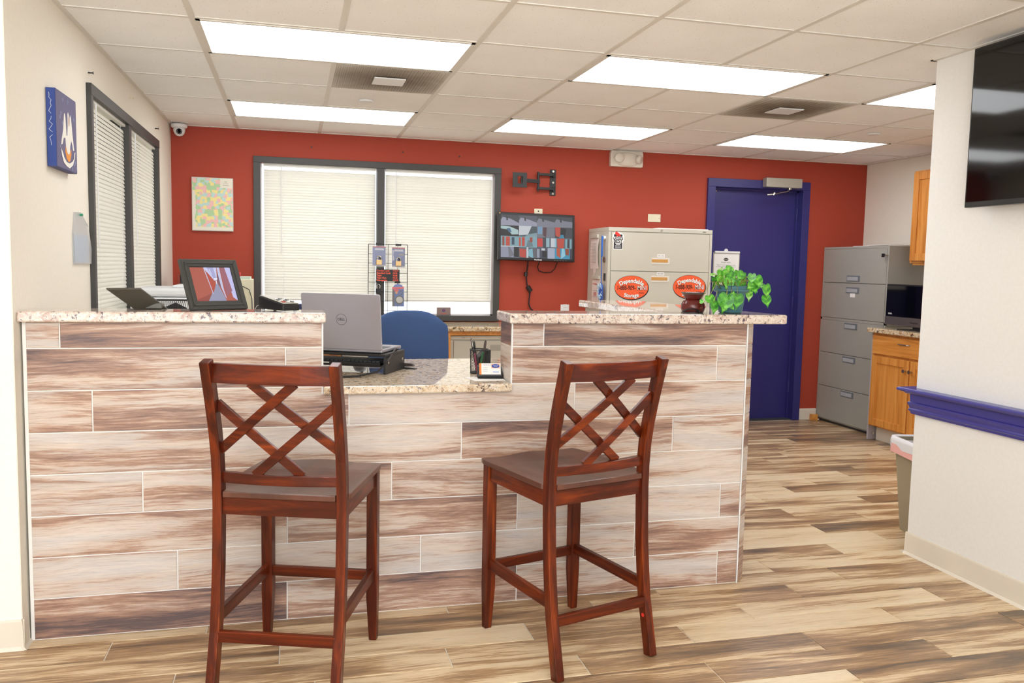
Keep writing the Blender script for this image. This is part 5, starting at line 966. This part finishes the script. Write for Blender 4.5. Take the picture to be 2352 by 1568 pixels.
for i, (x, hgt, col, lab) in enumerate(((-.17, .350, (236, 200, 90), 'yellow folder standing in the wooden organiser, far left'), (-.09, .335, (232, 226, 200), 'cream folder standing second from left in the organiser'), (.0, .34, (232, 226, 200), 'cream folder standing in the middle of the organiser'), (.10, .35, (234, 232, 214), 'pale folder standing right of the middle in the organiser'), (.15, .352, (240, 238, 230), 'white folder standing far right inside the organiser'))):
    tag(MB().box(-.006, .006, -.13, .07, 0, hgt-.02).box(-.006, .006, -.13, -.05, hgt-.02, hgt).build('file_folder', mat('folder_%d' % i, col, .6), None, loc=(-.17+x, 2.62, .922)), lab, 'folder', 'folders in the wooden organiser')
t = thing('magazine_holder', 'cream file holder with red and green tabs, right of the picture frame', 'file holder', (.10, 1.95, .906)); B(-.06, .05, -.02, .20, 0, .345).build('folders', mat('cream_card', (226, 220, 192), .6), t, .003); B(-.05, .035, -.015, .19, .345, .362).build('green_white_tabs', flat((206, 224, 208)), t); MB().box(-.05, -.025, -.015, .03, .362, .39).build('red_tab', flat((214, 44, 50)), t); MB().tube([(-.01, -.03, .30), (.03, -.04, .28), (.048, -.045, .22), (.05, -.045, .02)], .003, 6).build('wire_handle', M_black, t)
t = thing('clipboard', 'dark clipboard with steel clip standing behind the picture frame', 'clipboard', (-.245, 2.48, .906)); B(-.11, .095, -.004, .0, 0, .452).build('board', M_black, t, .002); MB().box(-.04, .045, -.010, -.004, .435, .452).tube([(-.045, -.007, .446), (.055, -.007, .446)], .006, 8).tube([(-.02, -.008, .446), (-.01, -.008, .462), (.012, -.008, .462), (.022, -.008, .446)], .004, 6).build('clip', M_chrome, t)
t = thing('tape_dispenser', 'dark navy rounded object on the back counter behind the card terminal', 'desk item', (.465, 2.72, .906)); MB().prism([(-.10, 0), (.10, 0), (.098, .10), (.08, .135), (.03, .152), (-.03, .152), (-.07, .14), (-.098, .12)], lambda u, v, d: (u, d, v), -.03, .03).build('cushion', mat('navy_fabric', (44, 50, 88), .7), t, .010)
t = thing('glass_paperweight', 'bright blue rounded item on the back counter behind the card terminal', 'desk item', (.33, 2.66, .906)); MB().lathe([(.045, 0), (.050, .10), (.048, .15), (.030, .172), (.004, .180)], n=20).build('dome', mat('bright_blue_glass', (40, 92, 214), .2), t, 0, True)
tag(MB().tube([(.20, 2.70, .92), (.20, 2.70, 1.05), (.195, 2.70, 1.085), (.205, 2.70, 1.11), (.225, 2.70, 1.11), (.235, 2.70, 1.085), (.225, 2.70, 1.055), (.235, 2.70, .92)], .006, 7).build('black_loop_handle', M_black), 'black looped handle sticking up behind the card terminal', 'handle')
# ------------------------------------------------------------------ right counter: wax warmer and plant
TZ = 1.1855
t = thing('wax_warmer', 'glazed red ceramic wax warmer on the right counter', 'wax warmer', (2.098, -.455, TZ)); GLZ = mat('red_brown_glaze', (96, 30, 26), .18, bump=(30, .1)); GL2 = mat('grey_brown_glaze', (84, 72, 64), .2, bump=(40, .1))
MB().lathe([(.044, .003), (.049, .006), (.052, .020), (.051, .036), (.043, .050), (.038, .055), (.034, .057)], n=36).build('base', GLZ, t, 0, True); MB().lathe([(.033, .0565), (.036, .061), (.046, .078), (.0515, .084), (.0525, .0865), (.050, .087), (.034, .066), (.02, .064)], n=36).build('dish', GLZ, t, 0, True); MB().lathe([(.0465, .0785), (.0525, .085), (.0530, .0868), (.0515, .0876), (.0505, .0868)], n=36, caps=False).build('rim_glaze', GL2, t, 0, True)
o = MB().tube([(.043, -.026, .026), (.047, -.028, .026)], .005, 12).build('indicator', mat('red_indicator', (200, 30, 30), .3), t); MB().lathe([(.045, 0), (.045, .003)], n=24).build('foot', M_black, t)
MB().tube([(.005, -.046, .006), (-.002, -.060, .010), (-.030, -.066, .019), (-.062, -.064, .016), (-.085, -.062, .002)], [.006, .0045, .0026, .0026, .0026], 8).build('cord', M_black, t)
PX, PY = 2.268, -.475
t = thing('potted_plant', 'variegated trailing plant in a ribbed teal pot on the right counter', 'potted plant', (PX, PY, TZ)); TE = mat('teal_plastic', (62, 112, 124), .4)
mb_ = MB(); n_ = 72; rings = []
for r_, z, rib in ((.044, .0, 0), (.050, .003, 0), (.051, .010, 0), (.052, .014, 1), (.062, .085, 1), (.064, .090, 0), (.070, .092, 0), (.0775, .097, 0), (.0775, .103, 0), (.068, .104, 0), (.069, .116, 0), (.071, .120, 0), (.066, .120, 0), (.060, .100, 0)):
    rings.append([((r_+(.0010 if (k//2) % 2 else -.0008)*rib)*math.cos(2*PI*k/n_), (r_+(.0010 if (k//2) % 2 else -.0008)*rib)*math.sin(2*PI*k/n_), z) for k in range(n_)])
loft(rings, mb_, True, True).build('pot', TE, t, 0, False); MB().lathe([(.064, .098), (.064, .106)], n=24).build('soil', mat('dark_soil', (48, 38, 30), .95, bump=(90, .6)), t)
lm = MB(); n_ = 9; out = []
lobes = [(0, .62), (.22, .80), (.42, .78), (.60, .52), (.66, .20), (.60, -.12), (.50, -.30), (.30, -.42), (.16, -.66), (0, -1.0)]
half = lobes; ptsR = [(x, y) for x, y in half]; ptsL = [(-x, y) for x, y in half[1:-1]][::-1]; outl = ptsR+ptsL
vs = [(0, .48, 0), (0, .1, -.02), (0, -.4, -.01)]
for (x, y) in outl: vs.append((x, y, .16*abs(x)-.22*max(0, -y-.4)-.10*abs(x)**2))
mid = lambda y: 0 if y > .3 else (1 if y > -.2 else 2)
fs = []; NL = len(outl)
for k in range(NL):
    a_, b_ = outl[k], outl[(k+1) % NL]; m1, m2 = mid(a_[1]), mid(b_[1]); fs.append((m1, 3+k, 3+(k+1) % NL))
    if m1 != m2: fs.append((m1, 3+(k+1) % NL, m2))
lm.add(vs, fs); LM_ = lm.mesh('leaf', LEAF, True)
LV_ = [(2.26, 1.366, 100), (2.297, 1.355, 90), (2.208, 1.342, 110), (2.231, 1.369, 60), (2.181, 1.353, 50), (2.259, 1.326, 130), (2.249, 1.298, 120), (2.179, 1.303, 80), (2.291, 1.327, 70), (2.334, 1.332, 90), (2.331, 1.31, 80), (2.364, 1.328, 100), (2.368, 1.297, 90), (2.355, 1.264, 90), (2.413, 1.287, 110), (2.418, 1.243, 100), (2.216, 1.265, 80), (2.187, 1.236, 150), (2.246, 1.243, 120), (2.129, 1.245, 90), (2.135, 1.205, 110), (2.094, 1.237, 40), (2.183, 1.206, 90), (2.219, 1.201, 70), (2.387, 1.308, 40), (2.381, 1.286, 40), (2.31, 1.345, 90), (2.28, 1.35, 80), (2.225, 1.315, 100), (2.30, 1.31, 90), (2.20, 1.325, 85), (2.33, 1.34, 80), (2.245, 1.345, 90), (2.345, 1.285, 70), (2.215, 1.29, 70)]
rl_ = random.Random(21); camp = Vector((.4, -3.83, 1.37))
for i, (x, z, s) in enumerate(LV_):
    front = z < 1.27
    y = (-.575 if x < 2.3 and front else -.50)+rl_.uniform(-.03, .03)
    if z > 1.31: y = -.49+rl_.uniform(-.05, .05)
    if z < 1.225 and x < 2.25: y = -.575
    z = max(z, 1.216)
    sc_ = s*.000225*1.55
    ang = {0: 50, 2: 75, 3: 160, 4: 100, 7: -25, 12: 10, 13: 5, 14: 8, 15: 12, 16: 160, 21: 90, 23: 50, 19: 20}.get(i, rl_.uniform(-45, 45))
    tilt = rl_.uniform(-25, 25); pitch = rl_.uniform(50, 95)
    o = link('leaf', LM_, t); o.scale = (sc_*(.55 if i in (4, 7, 23) else 1.05), sc_, sc_)
    R1 = Matrix.Rotation(math.radians(tilt), 4, 'Z') @ Matrix.Rotation(math.radians(-ang), 4, 'Y') @ Matrix.Rotation(math.radians(pitch), 4, 'X')
    o.matrix_local = Matrix.Translation((x-PX, y-PY, z-TZ)) @ R1 @ Matrix.Diagonal(o.scale.to_4d())
    o.color = ({3: .75, 4: .72, 13: .68, 9: .60, 2: .58, 0: .55}.get(i, rl_.choice([.32, .38, .45, .5])), 0, 0, 1)
    bp_ = (Matrix.Translation((x-PX, y-PY, z-TZ)) @ R1) @ Vector((0, .45*sc_, 0)); q0 = Vector(((x-PX)*.35, (y-PY)*.35, .105)); md = q0.lerp(bp_, .55); md.z = max(md.z+.02, .135)
    if z < 1.225 or x > 2.35: md.z += .012
    MB().tube([q0, q0.lerp(md, .6)+Vector((0, 0, .012)), md, md.lerp(bp_, .6)+Vector((0, -.004, .004)), bp_], [.0018, .0016, .0014, .0012, .001], 5).build('stem', mat('leaf_stem', (150, 150, 70), .5), t, 0, True)
# notice on the door
t = thing('door_notice', 'white notice in a clip holder hanging on the blue door', 'notice', (4.198, 3.112, 1.10)); B(-.133, .133, -.012, 0, .12, .435).build('holder', M_steel, t, .002); B(-.124, .124, -.0135, -.0125, .13, .425).build('sheet', M_paper, t); B(-.125, .125, -.026, -.010, .428, .446).build('clip_bar', M_whitep, t, .003); MB().tube([(-.01, -.02, .450), (-.01, -.008, .450)], .018, 14).build('clip_knob', M_whitep, t)
MB().prism(ell(-.006, .372, .024, .014, 24), lambda u, v, d: (u, -.0137-d, v), 0, .0004).build('logo', flat((70, 74, 70)), t); text('Storage', .011, flat((220, 222, 218)), t, (-.006, -.0146, .372))
text('Manager will Be', .015, flat((110, 110, 110)), t, (-.006, -.0140, .345))
for k, s in enumerate(('Manager is currently at the property, at lunch', 'or running to business errands. He will return to', 'the office at')): text(s, .0125, flat((84, 84, 84)), t, (-.004, -.0140, .322-.0165*k), sx=.82)
text('PM', .022, flat((60, 60, 60)), t, (-.088, -.0140, .225)); text('4', .04, flat((60, 60, 60)), t, (.03, -.0140, .255))
